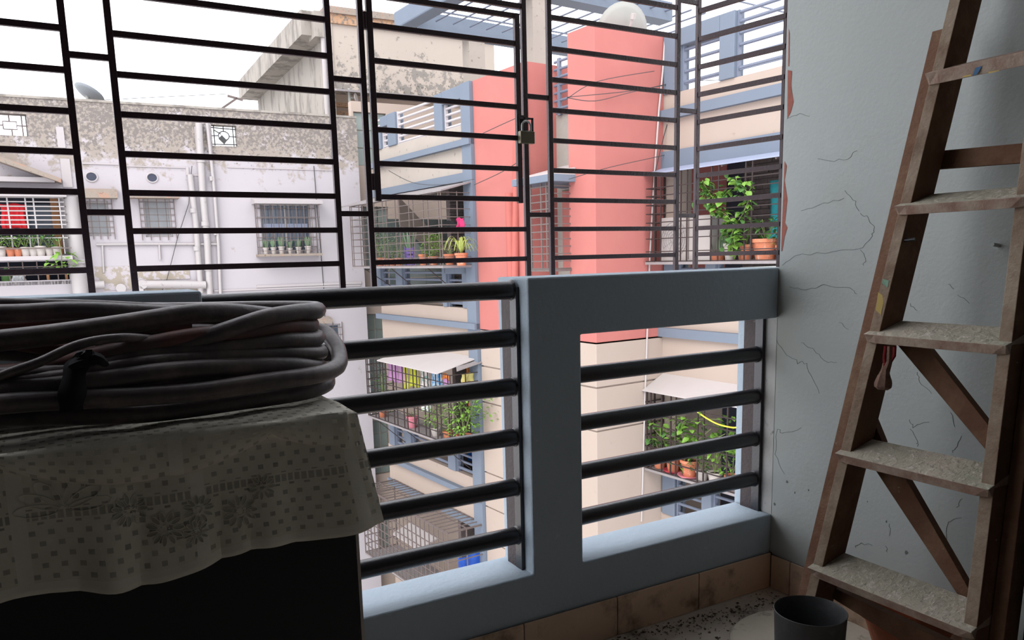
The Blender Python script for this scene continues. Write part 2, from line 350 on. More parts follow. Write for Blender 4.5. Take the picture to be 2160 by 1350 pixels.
for px, py, r in ((1608, 937, .0045), (1616, 1028, .006), (1634, 1063, .004), (1660, 1016, .004), (1677, 1039, .003), (1706, 1034, .003), (1870, 1100, .003), (1912, 1165, .005), (1830, 1058, .002)):
    p = onA(BAL, px, py, XR); mb = MB(); mb.add([(XR - .0008, p[1] + r * math.cos(a) * random.uniform(.6, 1.1), p[2] + r * 1.3 * math.sin(a) * random.uniform(.7, 1.1)) for a in [k * PI / 5 for k in range(10)]], [list(range(10))[::-1]])
    mb.build('chip', M['crack'], wr)
p = onA(BAL, 2107, 518, XR); mb = MB(); mb.tube((XR, p[1], p[2]), (XR - .022, p[1] + .002, p[2] + .003), .0045, 8); mb.build('wall_plug', M['wall'], wr, smooth=True)
# red primer showing where the edge of the wall has flaked
def flake(pix, ax, val, off, m, par, nm='paint_flake'):
    mb = MB(); P = [(onA(BAL, x, y, val) if ax == 'a' else onB(BAL, x, y, val)) for x, y in pix]
    mb.add([(val - off, p[1], p[2]) if ax == 'a' else (p[0], val - off, p[2]) for p in P], [list(range(len(P)))]); return mb.build(nm, m, par)
flake([(1662, 148), (1671, 150), (1669, 180), (1674, 215), (1668, 238), (1661, 250)], 'a', XR, .0008, M['red_primer'], wr)
flake([(1655, 340), (1660, 350), (1655, 380), (1661, 420), (1656, 470), (1661, 480), (1655, 500), (1650, 530), (1648, 530)], 'a', XR, .0008, M['red_primer'], wr)
flake([(1664, 60), (1666, 70), (1665, 140), (1663, 140)], 'a', XR, .0008, M['red_primer'], wr)
# grimy bare plaster in the right jamb of the second opening
mb = MB(); mb.box(XR - .001, XR + .0, D + .001, 1.722, .236, .848); mb.build('bare_jamb', M['jamb_plaster'], wr)
MB().box(XR - .0015, XR, 1.768, DO, .236, .848).build('painted_jamb', M['parapet'], wr)
# skirting tiles
bs = struct(MB().box(-1.5, XR, D - .006, D + .001, 0, .112).build('baseboard_front', M['grout']))
x = XR - .01
while x > -.3:
    MB().box(x - .297, x, D - .011, D - .0055, .001, .114).build('tile', M['skirt'], bs, bevel=.0015); x -= .30
bs = struct(MB().box(XR - .006, XR + .001, -1.6, D - .012, 0, .106).build('baseboard_right', M['grout']))
y = D - .013
for wdt in [.075] + [.30] * 8:
    MB().box(XR - .011, XR - .0055, y - wdt + .003, y, .001, .108).build('tile', M['skirt'], bs, bevel=.0015); y -= wdt
# leaf litter and dirt along the floor corner
mb = MB()
for i in range(620):
    t = random.random()
    if i < 420:
        px = 1200 + t * 470; cy_ = 1345 - (px - 1200) * .235 + 18; c = onZ(BAL, px + random.gauss(0, 18), cy_ + abs(random.gauss(0, 16)), .002)
    else:
        c = (random.uniform(1.35, 1.82), random.uniform(1.42, 1.62), .002)
    if c[1] > D - .02 or c[0] > XR - .02: continue
    r = random.uniform(.0015, .006); a = random.uniform(0, PI); k = random.uniform(.3, .8)
    mb.add([(c[0] + r * math.cos(a + q) * (1 if q % PI < 1 else k), c[1] + r * math.sin(a + q) * (1 if q % PI < 1 else k), .0006 + random.uniform(0, .003)) for q in (0, PI / 2, PI, 3 * PI / 2)], [(0, 1, 2, 3)])
tag(mb.build('leaf_litter', M['debris']), 'dark crumbs and dead leaf litter along the floor corner', 'litter', kind='stuff')

# ------------------------------------------------------------------ pipe railings in the two openings
def railing(lbl, x0, x1, pts, upx, ztop, top=None):
    t = thing('pipe_railing', lbl, 'railing', ((x0 + x1) / 2, 1.715, .235))
    zs = [onB(BAL, px, py, 1.715)[2] for px, py in pts]
    for z in zs:
        mb = MB(); x = []
        mb.path(smooth_pts([(x0, 1.715, z - .001), ((x0 * 2 + x1) / 3, 1.715, z), ((x0 + x1 * 2) / 3, 1.715, z + .001), (x1 - .004, 1.715, z), ], 3) + [(x1, 1.715, z)], .0228, 20)
        mb.build('pipe', M['pipe'], t, smooth=True)
        mb = MB(); mb.lathe((0, 0, 0), [(.001, 0)], 3); 
        mb = MB(); mb.path([(x1 - .006, 1.715, z), (x1 + .0005, 1.715, z)], [.0225, .027], 14); mb.build('weld', M['pipe'], t, smooth=True)
    for x in upx:
        mb = MB(); mb.box(x[0], x[1], 1.722, 1.768, .2345, ztop); mb.build('upright', M['flat'], t, bevel=.001)
    mb = MB(); xx = upx[-1]; mb.box(xx[0] - .001, xx[1] + .0035, 1.690, 1.722, .2345, ztop); mb.build('upright', M['pipe'], t, bevel=.001)
    return t
railing('black pipe railing of six bars left of the parapet pillar', .2365, .974, [(1060, 613), (1070, 713), (1070, 817), (1084, 922), (1088, 1027), (1084, 1130)], [(.2365, .2425), (.974, .980)], .975)
railing('black pipe railing of four bars in the opening beside the right wall', 1.1385, XR - .012, [(1590, 748), (1590, 836), (1590, 925), (1590, 1009)], [(XR - .012, XR - .006)], .8485)

# ------------------------------------------------------------------ projecting window grille
GY = 1.95; hb = .0065
gz = [1.043 + .0826 * k for k in range(0, 17)]
gr = thing('window_grille', 'dark maroon welded iron grille standing outside the parapet', 'window grille', (.9, GY, .95))
def vbar(x, z0=.955, z1=2.50, y=GY, h=.007, par=gr, nm='bar'): MB().box(x - h, x + h, y - .006, y + .006, z0, z1).build(nm, M['grille'], par, bevel=.0008)
def hbar(x0, x1, z, y=GY, par=gr, nm='bar'):
    MB().box(x0, x1, y - .005, y + .005, z - hb, z + hb).build(nm, M['grille'], par, bevel=.0008)
VX = [-.50, -.425, .055, .141, .617, .700, 1.166, 1.248, 1.719, 1.802]
for x in VX: vbar(x)
gate_x0, gate_x1, gate_z0, gate_z1 = .722, 1.142, 1.204, 1.692
for (x0, x1) in ((-.425, .055), (.141, .617), (1.248, 1.719)):
    for z in gz:
        if z < 2.5: hbar(x0, x1, z)
for z in (gz[0], gz[1]): hbar(.700, 1.166, z)
hbar(.700, 1.166, 1.72)
for z in gz[9:]: hbar(.700, 1.166, z + .0)
for (x0, x1) in ((-.5, -.425), (.055, .141), (.617, .700), (1.166, 1.248), (1.719, 1.802)):
    for z in (1.166, 1.488, 1.81, 2.13): hbar(x0, x1, z)
hbar(-.5, 1.802, .958); hbar(-.5, 1.802, 2.495)
for z in gz:   # the side of the box grille, running back to the end of the right wall
    MB().add([], []).hexa([(1.795, GY + .005, z - hb), (1.808, GY + .005, z - hb), (1.808, GY + .005, z + hb), (1.795, GY + .005, z + hb)],
                          [(1.852, D + .004, z - hb), (1.866, D + .004, z - hb), (1.866, D + .004, z + hb), (1.852, D + .004, z + hb)]).build('bar', M['grille'], gr)
vbar(1.860, 1.0, 2.55, D + .008, .006)
for x in (.02, 1.06, 1.78): MB().box(x - .008, x + .008, DO - .004, GY, .953, .963).build('bracket', M['grille'], gr)
# hinged hatch in the grille
gt = thing('grille_hatch', 'hinged barred hatch in the window grille, fastened by the padlock', 'grille hatch', (.93, GY - .006, gate_z0))
gy = GY - .004
for x in (gate_x0, gate_x1): vbar(x, gate_z0 - hb, gate_z1 + hb, gy, .0075, gt, 'stile')
for k, z in enumerate(gz[2:8]): hbar(gate_x0, gate_x1, z, gy, gt, 'rail' if k == 0 else 'bar')
hbar(gate_x0, gate_x1, gate_z1, gy, gt, 'rail')
for z in (1.245, 1.63):
    MB().tube((.711, GY - .004, z - .02), (.711, GY - .004, z + .02), .0065, 10).build('hinge', M['grille'], gt, smooth=True)
c = onB(BAL, 1110, 285, GY - .02)
zc = onB(BAL, 1110, 260, GY - .02)[2]
MB().box(1.139, 1.158, gy - .010, gy - .006, zc - .022, zc + .022).build('hasp_plate', M['flat'], gt, bevel=.001)
h0 = onB(BAL, 1098, 247, gy - .012); h1 = onB(BAL, 1125, 270, gy - .012)
for bx in ((h0[0], h1[0], h0[2] - .005, h0[2]), (h1[0] - .006, h1[0], h1[2] - .012, h0[2]), (h0[0] + .008, h0[0] + .014, h1[2] - .012, h0[2]), (h0[0], h1[0], h1[2] - .014, h1[2] - .008)):
    MB().box(bx[0], bx[1], gy - .014, gy - .010, bx[2], bx[3]).build('hasp_strap', M['flat'], gt, bevel=.0008)
pl = thing('padlock', 'dull brass padlock hanging on the grille hatch', 'padlock', (1.158, gy - .022, c[2] - .035))
z0 = onB(BAL, 1110, 303, gy - .022)[2]; z1 = onB(BAL, 1110, 277, gy - .022)[2]
x0 = onB(BAL, 1096, 290, gy - .022)[0]; x1 = onB(BAL, 1126, 290, gy - .022)[0]
MB().box(x0, x1, gy - .029, gy - .013, z0, z1).build('lock_body', M['brass'], pl, bevel=.002)
xc = (x0 + x1) / 2; rr = (x1 - x0) * .30
mb = MB(); mb.path([(xc - rr, gy - .021, z1 - .003), (xc - rr, gy - .021, z1 + .014)] + [(xc - rr * math.cos(a), gy - .021, z1 + .014 + rr * math.sin(a)) for a in [k * PI / 8 for k in range(1, 8)]] + [(xc + rr, gy - .021, z1 + .014), (xc + rr, gy - .021, z1 - .003)], .0026, 8); mb.build('shackle', M['steel'], pl, smooth=True)

# ------------------------------------------------------------------ wooden step ladder, folded and leaning on the right wall
lad = thing('step_ladder', 'tall wooden step ladder caked with cement, folded against the right wall', 'ladder', (1.50, 1.0, 0))
def LY(z): return 1.222 - .090 * z, .790 + .050 * z      # outer faces of far / near front stile at height z
stepsP = [(1705, 1212), (1765, 972), (1827, 722), (1889, 455), (1953, 182)]
sp = []
for (px, py) in stepsP:
    z = .5
    for _ in range(8):
        q = onB(BAL, px, py, LY(z)[0]); z = q[2]
    sp.append((q[0], q[2]))
# straight front line through the step noses
n_ = len(sp); mz = sum(s[1] for s in sp) / n_; mx_ = sum(s[0] for s in sp) / n_
slope = sum((s[1] - mz) * (s[0] - mx_) for s in sp) / sum((s[1] - mz) ** 2 for s in sp)
def LX(z): return mx_ + slope * (z - mz)
zt = 2.05; dep = .082; th = .026
def stile(nm, m, yf, z0, z1, dx0, dx1, t, par=lad):
    # yf(z) -> (ya, yb) ; slab between front offset dx0 and back offset dx1
    A = []; 
    for z in (z0, z1):
        ya, yb = yf(z); A.append([(LX(z) + dx0, ya, z), (LX(z) + dx1, ya, z), (LX(z) + dx1, yb, z), (LX(z) + dx0, yb, z)])
    return MB().hexa(A[0], A[1]).build(nm, m, par, bevel=.0015)
def shaded_board(nm, yf, z0, z1, dx0, dx1, mface=M['wood_face'], mside=M['wood_side']):
    o = stile(nm, mside, yf, z0, z1, dx0, dx1, 0)
    o.data.materials.append(mface)
    for p in o.data.polygons:
        if p.normal.x < -.8: p.material_index = 1  # front faces get the lit wood colour, the sides keep painted shade
    return o
shaded_board('front_stile', lambda z: (LY(z)[0] - th, LY(z)[0]), 0.031, zt, .006, dep)
shaded_board('front_stile', lambda z: (LY(z)[1], LY(z)[1] + th), 0.0, zt, .006, dep)
shaded_board('rear_leg', lambda z: (LY(z)[0] + .002, LY(z)[0] + .034), 0.031, 1.515, .022, dep + .01, M['wood_rear'])
shaded_board('rear_leg', lambda z: (LY(z)[1] - .030, LY(z)[1] - .002), 0.0, 1.515, .050, dep + .02, M['wood_side'])  # near leg takes the shaded side colour on its front too
tilt = .27
for i, (sx, sz) in enumerate(sp):
    sx = LX(sz); ya, yb = LY(sz); d = .098 if i < 4 else .06; h = .021 if i < 4 else .026
    ya -= .001; yb += .001
    ct, st = math.cos(tilt), math.sin(tilt)
    def Q(u, v): return (sx - .004 + u * ct - v * st, sz + u * st + v * ct)      # u back, v up
    nseg = 10; ch = .028
    # step board: chamfered nose ends like the photo
    nose = lambda t: (.012 if t in (0, 1) else 0)
    ys = [yb, yb + ch * .2, yb + ch, (ya + yb) / 2, ya - ch, ya - ch * .2, ya]
    mb = MB(); rows = []
    for k, y_ in enumerate(ys):
        cut = .010 if k in (0, 6) else .006 if k in (1, 5) else 0
        rows.append([(*[Q(cut, 0)[0]], y_, Q(cut, 0)[1]), (Q(d, 0)[0], y_, Q(d, 0)[1]), (Q(d, h)[0], y_, Q(d, h)[1]), (Q(0 + (.0), h)[0], y_, Q(0, h)[1])])
    for k in range(len(ys) - 1): mb.hexa(rows[k], rows[k + 1]) if False else None
    vs = [p for r in rows for p in r]; fs = []
    for k in range(len(rows) - 1):
        for j in range(4): fs.append((k * 4 + j, k * 4 + (j + 1) % 4, (k + 1) * 4 + (j + 1) % 4, (k + 1) * 4 + j))
    fs += [(3, 2, 1, 0), tuple(len(vs) - 4 + j for j in range(4))]
    mb.add(vs, fs); o = mb.build('step', M['wood_edge'], lad, bevel=.0012)
    me = o.data; me.materials.append(M['wood_step'])
    bm = bmesh.new(); bm.from_mesh(me); bmesh.ops.recalc_face_normals(bm, faces=bm.faces); 
    for f in bm.faces: f.material_index = 1 if f.normal.z > .8 and i < 4 else 0
    bm.to_mesh(me); bm.free()
# rear frame: cross rail, diagonals and the bottom board
def rearboard(nm, pix, x_off, t=.02, m='wood_side'):
    P = []
    for px, py in pix:
        z = .6
        for _ in range(8):
            q = onA(BAL, px, py, LX(z) + x_off); z = q[2]
        P.append(q)
    return MB().hexa([(p[0], p[1], p[2]) for p in P], [(p[0] + t, p[1], p[2]) for p in P]).build(nm, M[m], lad, bevel=.001)
rearboard('cross_rail', [(1950, 321), (2200, 298), (2200, 340), (1950, 359)], .088)
rearboard('brace', [(1888, 722), (1948, 722), (2130, 955), (2130, 1010)], .085)
rearboard('brace', [(1845, 990), (1905, 1000), (2062, 1275), (2020, 1255)], .085)
rearboard('brace', [(1790, 870), (1835, 868), (1862, 935), (1800, 935)], .090)
rearboard('cross_rail', [(1690, 1222), (1742, 1232), (2060, 1385), (2060, 1450)], .075, .022, 'wood_side')
# paint daubs and fixings
def daub(pix, m, dx=-.0045, i=4):
    P = []
    for px, py in pix: P.append(onA(BAL, px, py, LX(sp[i][1]) + dx))
    MB().add([(p[0] - .001, p[1], p[2]) for p in P], [list(range(len(P)))]).build('paint_daub', m, lad)
daub([(2058, 143), (2072, 139), (2066, 150), (2060, 158), (2052, 160)], M['paint_blue_spot'], -.008)
daub([(2030, 161), (2048, 157), (2050, 160), (2034, 163)], M['paint_yellow_spot'], -.008)
daub([(2085, 152), (2108, 148), (2108, 150), (2086, 155)], M['paint_yellow_spot'], -.008)
for zz, mm, hh in ((1.60, 'paint_red_spot', .10), (.90, 'paint_yellow_spot', .05), (.96, 'paint_green_spot', .02), (.28, 'paint_green_spot', .03)):
    ya = LY(zz)[0]; MB().add([(LX(zz) + .0048, ya - .02, zz), (LX(zz) + .0048, ya - .006, zz + .01), (LX(zz + hh) + .0048, ya - .004, zz + hh), (LX(zz + hh) + .0048, ya - .02, zz + hh * .8)], [(0, 1, 2, 3)]).build('paint_daub', M[mm], lad)
for px, py in ((1908, 507),):
    z = .9
    for _ in range(6): q = onB(BAL, px, py, LY(z)[0] - th); z = q[2]
    MB().tube((q[0], q[1], q[2]), (q[0] + .004, q[1] - .022, q[2] + .002), .004, 8).build('bolt', M['pipe'], lad, smooth=True)
# rag bundle hanging under the third step
z = .78
for _ in range(8): q = onB(BAL, 1868, 735, LY(z)[0] - .05); z = q[2]
qa = q; qb = onB(BAL, 1868, 822, q[1])
rg = thing('rag_bundle', 'shrivelled rag bundle hanging by red string under the middle ladder step', 'rag', (qa[0], qa[1], qb[2]))
mb = MB(); L_ = qa[2] - qb[2]
mb.path([(qa[0] + .002 * math.sin(t * 9), qa[1] + .002 * math.cos(t * 7), qa[2] - L_ * .35 - L_ * .65 * t) for t in [k / 10 for k in range(11)]], [.003, .005, .0075, .010, .012, .0145, .0165, .0185, .0195, .0185, .011], 7); mb.build('rag', M['rag'], rg)
MB().path([(qa[0], qa[1], qa[2] + .006), (qa[0] + .003, qa[1] + .004, qa[2] - L_ * .2), (qa[0], qa[1], qa[2] - L_ * .42)], .0035, 6).build('string', M['redstring'], rg, smooth=True)
MB().path([(qa[0], qa[1] - .022, qa[2] + .006), (qa[0] + .003, qa[1] - .02, qa[2] - L_ * .15), (qa[0], qa[1] - .008, qa[2] - L_ * .40)], .0045, 6).build('string', M['redstring'], rg, smooth=True)
MB().path([(qa[0], qa[1] - .010, qa[2] + .006), (qa[0] - .003, qa[1] - .012, qa[2] - L_ * .30), (qa[0], qa[1] - .004, qa[2] - L_ * .5)], .006, 6).build('dry_stalk', M['rag'], rg, smooth=True)

# ------------------------------------------------------------------ things on the floor
dc = (1.612, 1.299); DR = .197
tag(MB().lathe((dc[0], dc[1], 0), [(.001, 0), (DR - .006, 0), (DR, .006), (DR, .022), (DR - .006, .028), (.001, .029)], 64).build('stone_disc', M['disc'], smooth=True), 'round pale concrete disc lying on the floor behind the black pot', 'disc')
pc = (1.384, 1.111); k = .0787
pot = thing('black_pot', 'tall empty black plastic pot on the floor before the ladder', 'pot', (pc[0], pc[1], 0))
MB().lathe((pc[0], pc[1], 0), [(.001, 0), (k * .84, 0), (k * .86, .004), (k * .985, .245), (k * 1.0, .2495), (k * .985, .2505), (k * .965, .248), (k * .90, .130), (k * .82, .012), (.001, .010)], 56).build('body', M['blackplastic'], pot, smooth=True)
R_ = .118; cc = onZ(BAL, 1985, 1238, .2); cc = (min(cc[0], XR - .014 - R_), cc[1])
tp = thing('terracotta_planter', 'wide terracotta planter on the floor between ladder and wall', 'planter', (cc[0], cc[1], .03))
MB().lathe((cc[0], cc[1], .03), [(.001, 0), (R_ * .50, 0), (R_ * .54, .005), (R_ * .86, .12), (R_ * 1.0, .13), (R_ * 1.0, .165), (R_ * .97, .17), (R_ * .92, .165), (R_ * .82, .12), (R_ * .60, .035), (.001, .03)], 48).build('body', M['terracotta'], tp, smooth=True)
MB().lathe((cc[0], cc[1], .062), [(.001, .008), (R_ * .4, .006), (R_ * .60, 0)][::-1], 24).build('soil', M['soil'], tp)

dk = thing('dark_cupboard', 'low near-black cupboard behind the ladder by the right wall', 'cupboard', (1.69, .48, 0))
MB().box(1.57, 1.84, .22, .76, .03, .74).build('body', M['blackcab'], dk, bevel=.003); MB().box(1.56, 1.569, .24, .74, .06, .72).build('door', M['blackcab'], dk, bevel=.002)
for y_ in (.24, .70): MB().box(1.59, 1.63, y_, y_ + .04, 0, .03).build('foot', M['blackcab'], dk); MB().box(1.78, 1.82, y_, y_ + .04, 0, .03).build('foot', M['blackcab'], dk)
MB().tube((1.555, .66, .36), (1.555, .66, .44), .006, 8).build('handle', M['flat'], dk, smooth=True)

# ------------------------------------------------------------------ black cabinet, cloth and hose on the left
BX1 = .402; BY0 = 1.262; BY1 = 1.61; BZ = .792
cb = thing('cabinet', 'black cabinet in front of the parapet, draped with a lace cloth', 'cabinet', ((BX1 - .95) / 2, (BY0 + BY1) / 2, 0))
MB().box(-.95, BX1 - .006, BY0, BY1, .02, BZ).build('body', M['blackcab'], cb, bevel=.003)
MB().box(BX1 - .0055, BX1, BY0 + .001, BY1, .02, BZ - .01).build('side_panel', M['cabedge'], cb)
for x in (-.93, BX1 - .05): MB().box(x, x + .04, BY0 + .02, BY0 + .06, 0, .02).build('foot', M['blackcab'], cb)
for x in (-.93, BX1 - .05): MB().box(x, x + .04, BY1 - .06, BY1 - .02, 0, .02).build('foot', M['blackcab'], cb)
# cloth material: small woven square holes and a wide band of drawn-thread work
cm = bpy.data.materials.new('lace_tablecloth'); cm.use_nodes = True; n = cm.node_tree.nodes; Lk = cm.node_tree.links; n.clear()
out = n.new('ShaderNodeOutputMaterial'); pb = n.new('ShaderNodeBsdfPrincipled'); tr = n.new('ShaderNodeBsdfTransparent'); mxs = n.new('ShaderNodeMixShader')
pb.inputs['Roughness'].default_value = .95; pb.inputs['Specular IOR Level'].default_value = .1
uvn = n.new('ShaderNodeUVMap'); uvn.uv_map = 'UVMap'
def mth(op, a, b=None):
    k = n.new('ShaderNodeMath'); k.operation = op
    for i, v in enumerate((a, b)):
        if v is None: continue
        if isinstance(v, (int, float)): k.inputs[i].default_value = v
        else: Lk.new(v, k.inputs[i])
    return k.outputs[0]
sx_ = n.new('ShaderNodeSeparateXYZ'); Lk.new(uvn.outputs[0], sx_.inputs[0]); U_, V_ = sx_.outputs[0], sx_.outputs[1]   # metres on the cloth
def dots(pu, pv, wu, wv, row_shift):
    row = mth('FLOOR', mth('DIVIDE', V_, pv)); sh = mth('MULTIPLY', mth('MODULO', row, 2.0), pu * row_shift)
    fu = mth('FRACT', mth('DIVIDE', mth('ADD', mth('ADD', U_, 5.0), sh), pu)); fv = mth('FRACT', mth('DIVIDE', V_, pv))
    return mth('MULTIPLY', mth('LESS_THAN', fu, wu), mth('LESS_THAN', fv, wv))
hol = dots(.0235, .0160, .34, .46, .5)
inband = mth('MULTIPLY', mth('GREATER_THAN', V_, .082), mth('LESS_THAN', V_, .100))
band = mth('MULTIPLY', mth('MULTIPLY', mth('GREATER_THAN', V_, .085), mth('LESS_THAN', V_, .097)), mth('LESS_THAN', mth('FRACT', mth('DIVIDE', mth('ADD', U_, 5.0), .0105)), .72))
inhem = mth('GREATER_THAN', V_, .188)
fu_ = mth('FRACT', mth('DIVIDE', mth('ADD', U_, 5.032), .235)); seam = mth('LESS_THAN', fu_, .085)
keep = mth('SUBTRACT', 1.0, mth('MAXIMUM', mth('MAXIMUM', inband, inhem), seam))
holes = mth('MAXIMUM', mth('MULTIPLY', hol, keep), mth('MULTIPLY', band, mth('SUBTRACT', 1.0, seam)))
base = n.new('ShaderNodeMix'); base.data_type = 'RGBA'; base.inputs[6].default_value = (.62, .58, .47, 1); base.inputs[7].default_value = (.78, .75, .66, 1)
tt = n.new('ShaderNodeTexNoise'); tt.inputs['Scale'].default_value = 14; tt.inputs['Detail'].default_value = 5; Lk.new(uvn.outputs[0], tt.inputs['Vector'])
Lk.new(mth('MAXIMUM', mth('MULTIPLY', mth('MAXIMUM', seam, inhem), .9), tt.outputs['Fac']), base.inputs[0]); Lk.new(base.outputs[2], pb.inputs['Base Color'])
Lk.new(mth('MULTIPLY', holes, .5), mxs.inputs[0]); Lk.new(pb.outputs[0], mxs.inputs[1]); Lk.new(tr.outputs[0], mxs.inputs[2]); Lk.new(mxs.outputs[0], out.inputs[0])
bpn = n.new('ShaderNodeBump'); bpn.inputs['Strength'].default_value = .35; bpn.inputs['Distance'].default_value = .003; tw = n.new('ShaderNodeTexNoise'); tw.inputs['Scale'].default_value = 60; Lk.new(uvn.outputs[0], tw.inputs['Vector']); Lk.new(tw.outputs['Fac'], bpn.inputs['Height']); Lk.new(bpn.outputs[0], pb.inputs['Normal'])
M['cloth'] = cm
M['petal'] = mat('petal_fill_thread', (.44, .42, .34), .9)  # darker thread tone filling the petals
em = mat('embroidery_thread', (.74, .71, .62), .9, .1, 40)
CX0, CX1 = -.94, BX1 + .006
hem_len = .205
def cloth_front(u, v):          # u along the front, v down the drop
    x = CX0 + (CX1 - CX0) * u
    fold = .013 * math.sin(x * 38 + .6) * v + .010 * math.sin(x * 17 + 2) * (.3 + .7 * v) + .005 * math.sin(x * 71) * v * v
    wob = .010 * math.sin(x * 9 + 1.2) + .006 * math.sin(x * 23)
    out_ = BY0 - .006 - abs(fold) - .006 * v
    drop = hem_len + wob * v
    z = BZ + .004 - drop * v
    flare = .035 * max(0, (u - .93) / .07) * v
    return (x + flare, out_, z)
mb = MB(); NU, NV = 150, 24
mb.sheet(cloth_front, NU, NV); nfront = len(mb.v)
# top part and the right-hand side drop
def cloth_top(u, v):
    x = CX0 + (CX1 - CX0) * u; y = BY0 - .006 + (BY1 - BY0) * v
    return (x, y - abs(.005 * math.sin(x * 17 + 2)) * (1 - v), BZ + .004 + .004 * abs(math.sin(x * 21 + y * 13)) * math.sin(PI * min(1, v * 2)))
mb.sheet(cloth_top, NU, 8)
def cloth_side(u, v):           # u from the front corner to the back
    y = BY0 - .006 + (BY1 - BY0) * u
    k = .035 * max(0, 1 - u / .25)
    f = .008 * abs(math.sin(y * 40)) * v
    return (CX1 + .001 + f + k * v, y - .006 * v * (1 - u), BZ + .004 - (hem_len + .010 * math.sin(CX1 * 9 + 1.2) + .006 * math.sin(CX1 * 23) - .05 * u) * v)
mb.sheet(cloth_side, 24, NV)
cl = mb.build('lace_cloth', cm, thick=.0008, smooth=True)
tag(cl, 'grimy cream lace tablecloth with cutwork hanging over the black cabinet', 'tablecloth')
me = cl.data; uvl = me.uv_layers.new(name='UVMap'); uvs = []
for j in range(NV + 1):
    for i in range(NU + 1): uvs.append(((CX1 - CX0) * i / NU, hem_len * j / NV))
for j in range(9):
    for i in range(NU + 1): uvs.append(((CX1 - CX0) * i / NU, -.02 - .3 * j / 8 + 1.2 - 1.2 + .0))
for j in range(NV + 1):
    for i in range(25): uvs.append((1.36 + .34 * i / 24, hem_len * j / NV))
for lp in me.loops: uvl.data[lp.index].uv = uvs[lp.vertex_index]
# the valance that was folded up over the front edge: a second layer swagged at the top
def swag(u, v):
    x = CX0 + (CX1 - CX0 - .02) * u
    d = .018 + .050 * abs(math.sin((x + .10) * 8.6)) ** .7
    return (x, BY0 - .0155 - .006 * math.sin(PI * v) - .003 * math.sin(x * 50), BZ + .010 - d * v)
mb = MB(); mb.sheet(swag, NU, 6); sw = mb.build('folded_edge', cm, cl, thick=.001, smooth=True)
me = sw.data; uvl = me.uv_layers.new(name='UVMap'); uv2 = [((CX1 - CX0) * i / NU + .011, .004 + .07 * j / 6) for j in range(7) for i in range(NU + 1)]
for lp in me.loops: uvl.data[lp.index].uv = uv2[lp.vertex_index]
# embroidered flowers: rings of cut petals
def flower(px, py, r, n_pet=11):
    c = onB(BAL, px, py, BY0 - .012)
    def surf(x, z):
        u = (x - CX0) / (CX1 - CX0); v = max(0, min(1, (BZ + .004 - z) / hem_len)); return cloth_front(u, v)[1] - .0016
    mb = MB(); mk_ = MB()
    for k in range(n_pet):
        an = 2 * PI * k / n_pet; ca, sa = math.cos(an), math.sin(an); pts = []
        for q in range(10):
            b_ = 2 * PI * q / 10; lx = r * (.66 + .30 * math.cos(b_)); ly = r * .13 * math.sin(b_)
            X_ = c[0] + lx * ca - ly * sa; Z_ = c[2] + lx * sa + ly * ca; pts.append((X_, surf(X_, Z_), Z_))
        mb.path(pts, .00065, 4, closed=True)
        mk_.add([(p[0], p[1] + .0008, p[2]) for p in pts], [list(range(10))])
    for q in range(9):
        b_ = 2 * PI * q / 9; X_ = c[0] + r * .2 * math.cos(b_); Z_ = c[2] + r * .2 * math.sin(b_); mb.path([(X_ - .001, surf(X_, Z_), Z_), (X_ + .001, surf(X_, Z_), Z_)], .0012, 5)
    mb.build('flower_embroidery', em, cl); mk_.build('petal_hole', M['petal'], cl)
for a in ((273, 1075, .026), (347, 1112, .028), (506, 1078, .028), (418, 1072, .024), (412, 1118, .020), (552, 1026, .022)): flower(*a)
# big leaf motif
mb = MB(); c = onB(BAL, 135, 1075, BY0 - .014)
for k in range(7):
    an = PI * (.05 + k / 6.5); pts = []
    for q in range(12):
        b_ = 2 * PI * q / 12; lx = .034 + .028 * math.cos(b_); ly = .011 * math.sin(b_); X_ = c[0] + lx * math.cos(an) - ly * math.sin(an); Z_ = c[2] + (lx * math.sin(an) + ly * math.cos(an)) * .8
        u = (X_ - CX0) / (CX1 - CX0); v = max(0, min(1, (BZ + .004 - Z_) / hem_len)); pts.append((X_, cloth_front(u, v)[1] - .0016, Z_))
    mb.path(pts, .0007, 4, closed=True)
mb.build('leaf_embroidery', em, cl)

# hose coil: each loop follows pixel way-points at its own depth on top of the cabinet
hc = thing('hose_coil', 'coil of thick dusty black hose tied together on the lace cloth', 'hose', (-.1, 1.43, BZ + .02))
def loop(pts, r, m='hose', nm='hose_loop'):
    P = [onB(BAL, x, y, Y_) for x, y, Y_ in pts]
    zmin = BZ + .012 + r
    P = [(p[0], p[1], max(p[2], zmin)) for p in P]
    P = smooth_pts(P, 7); mb = MB(); mb.path(P, r, 12); return mb.build(nm, M[m], hc, smooth=True)
R = .0155
loop([(-420, 905, 1.30), (0, 852, 1.30), (250, 838, 1.30), (420, 826, 1.305), (560, 806, 1.315), (660, 792, 1.34), (708, 776, 1.39), (716, 752, 1.44), (704, 722, 1.49), (672, 697, 1.54), (560, 690, 1.57), (300, 690, 1.58), (-300, 690, 1.58)], .0155)
loop([(-420, 850, 1.315), (0, 828, 1.315), (200, 806, 1.315), (350, 785, 1.32), (500, 775, 1.335), (620, 772, 1.365), (668, 775, 1.42), (660, 772, 1.49), (560, 760, 1.54), (200, 740, 1.56)], .0165)
loop([(-420, 905, 1.345), (0, 880, 1.345), (300, 872, 1.345), (500, 852, 1.36), (640, 826, 1.39), (690, 806, 1.45), (640, 790, 1.52), (300, 790, 1.56)], .0155)
loop([(-420, 830, 1.33), (0, 808, 1.33), (150, 795, 1.325), (320, 765, 1.33), (480, 752, 1.345), (620, 746, 1.375), (672, 745, 1.42), (664, 738, 1.48), (560, 725, 1.53), (100, 720, 1.55)], .0135)
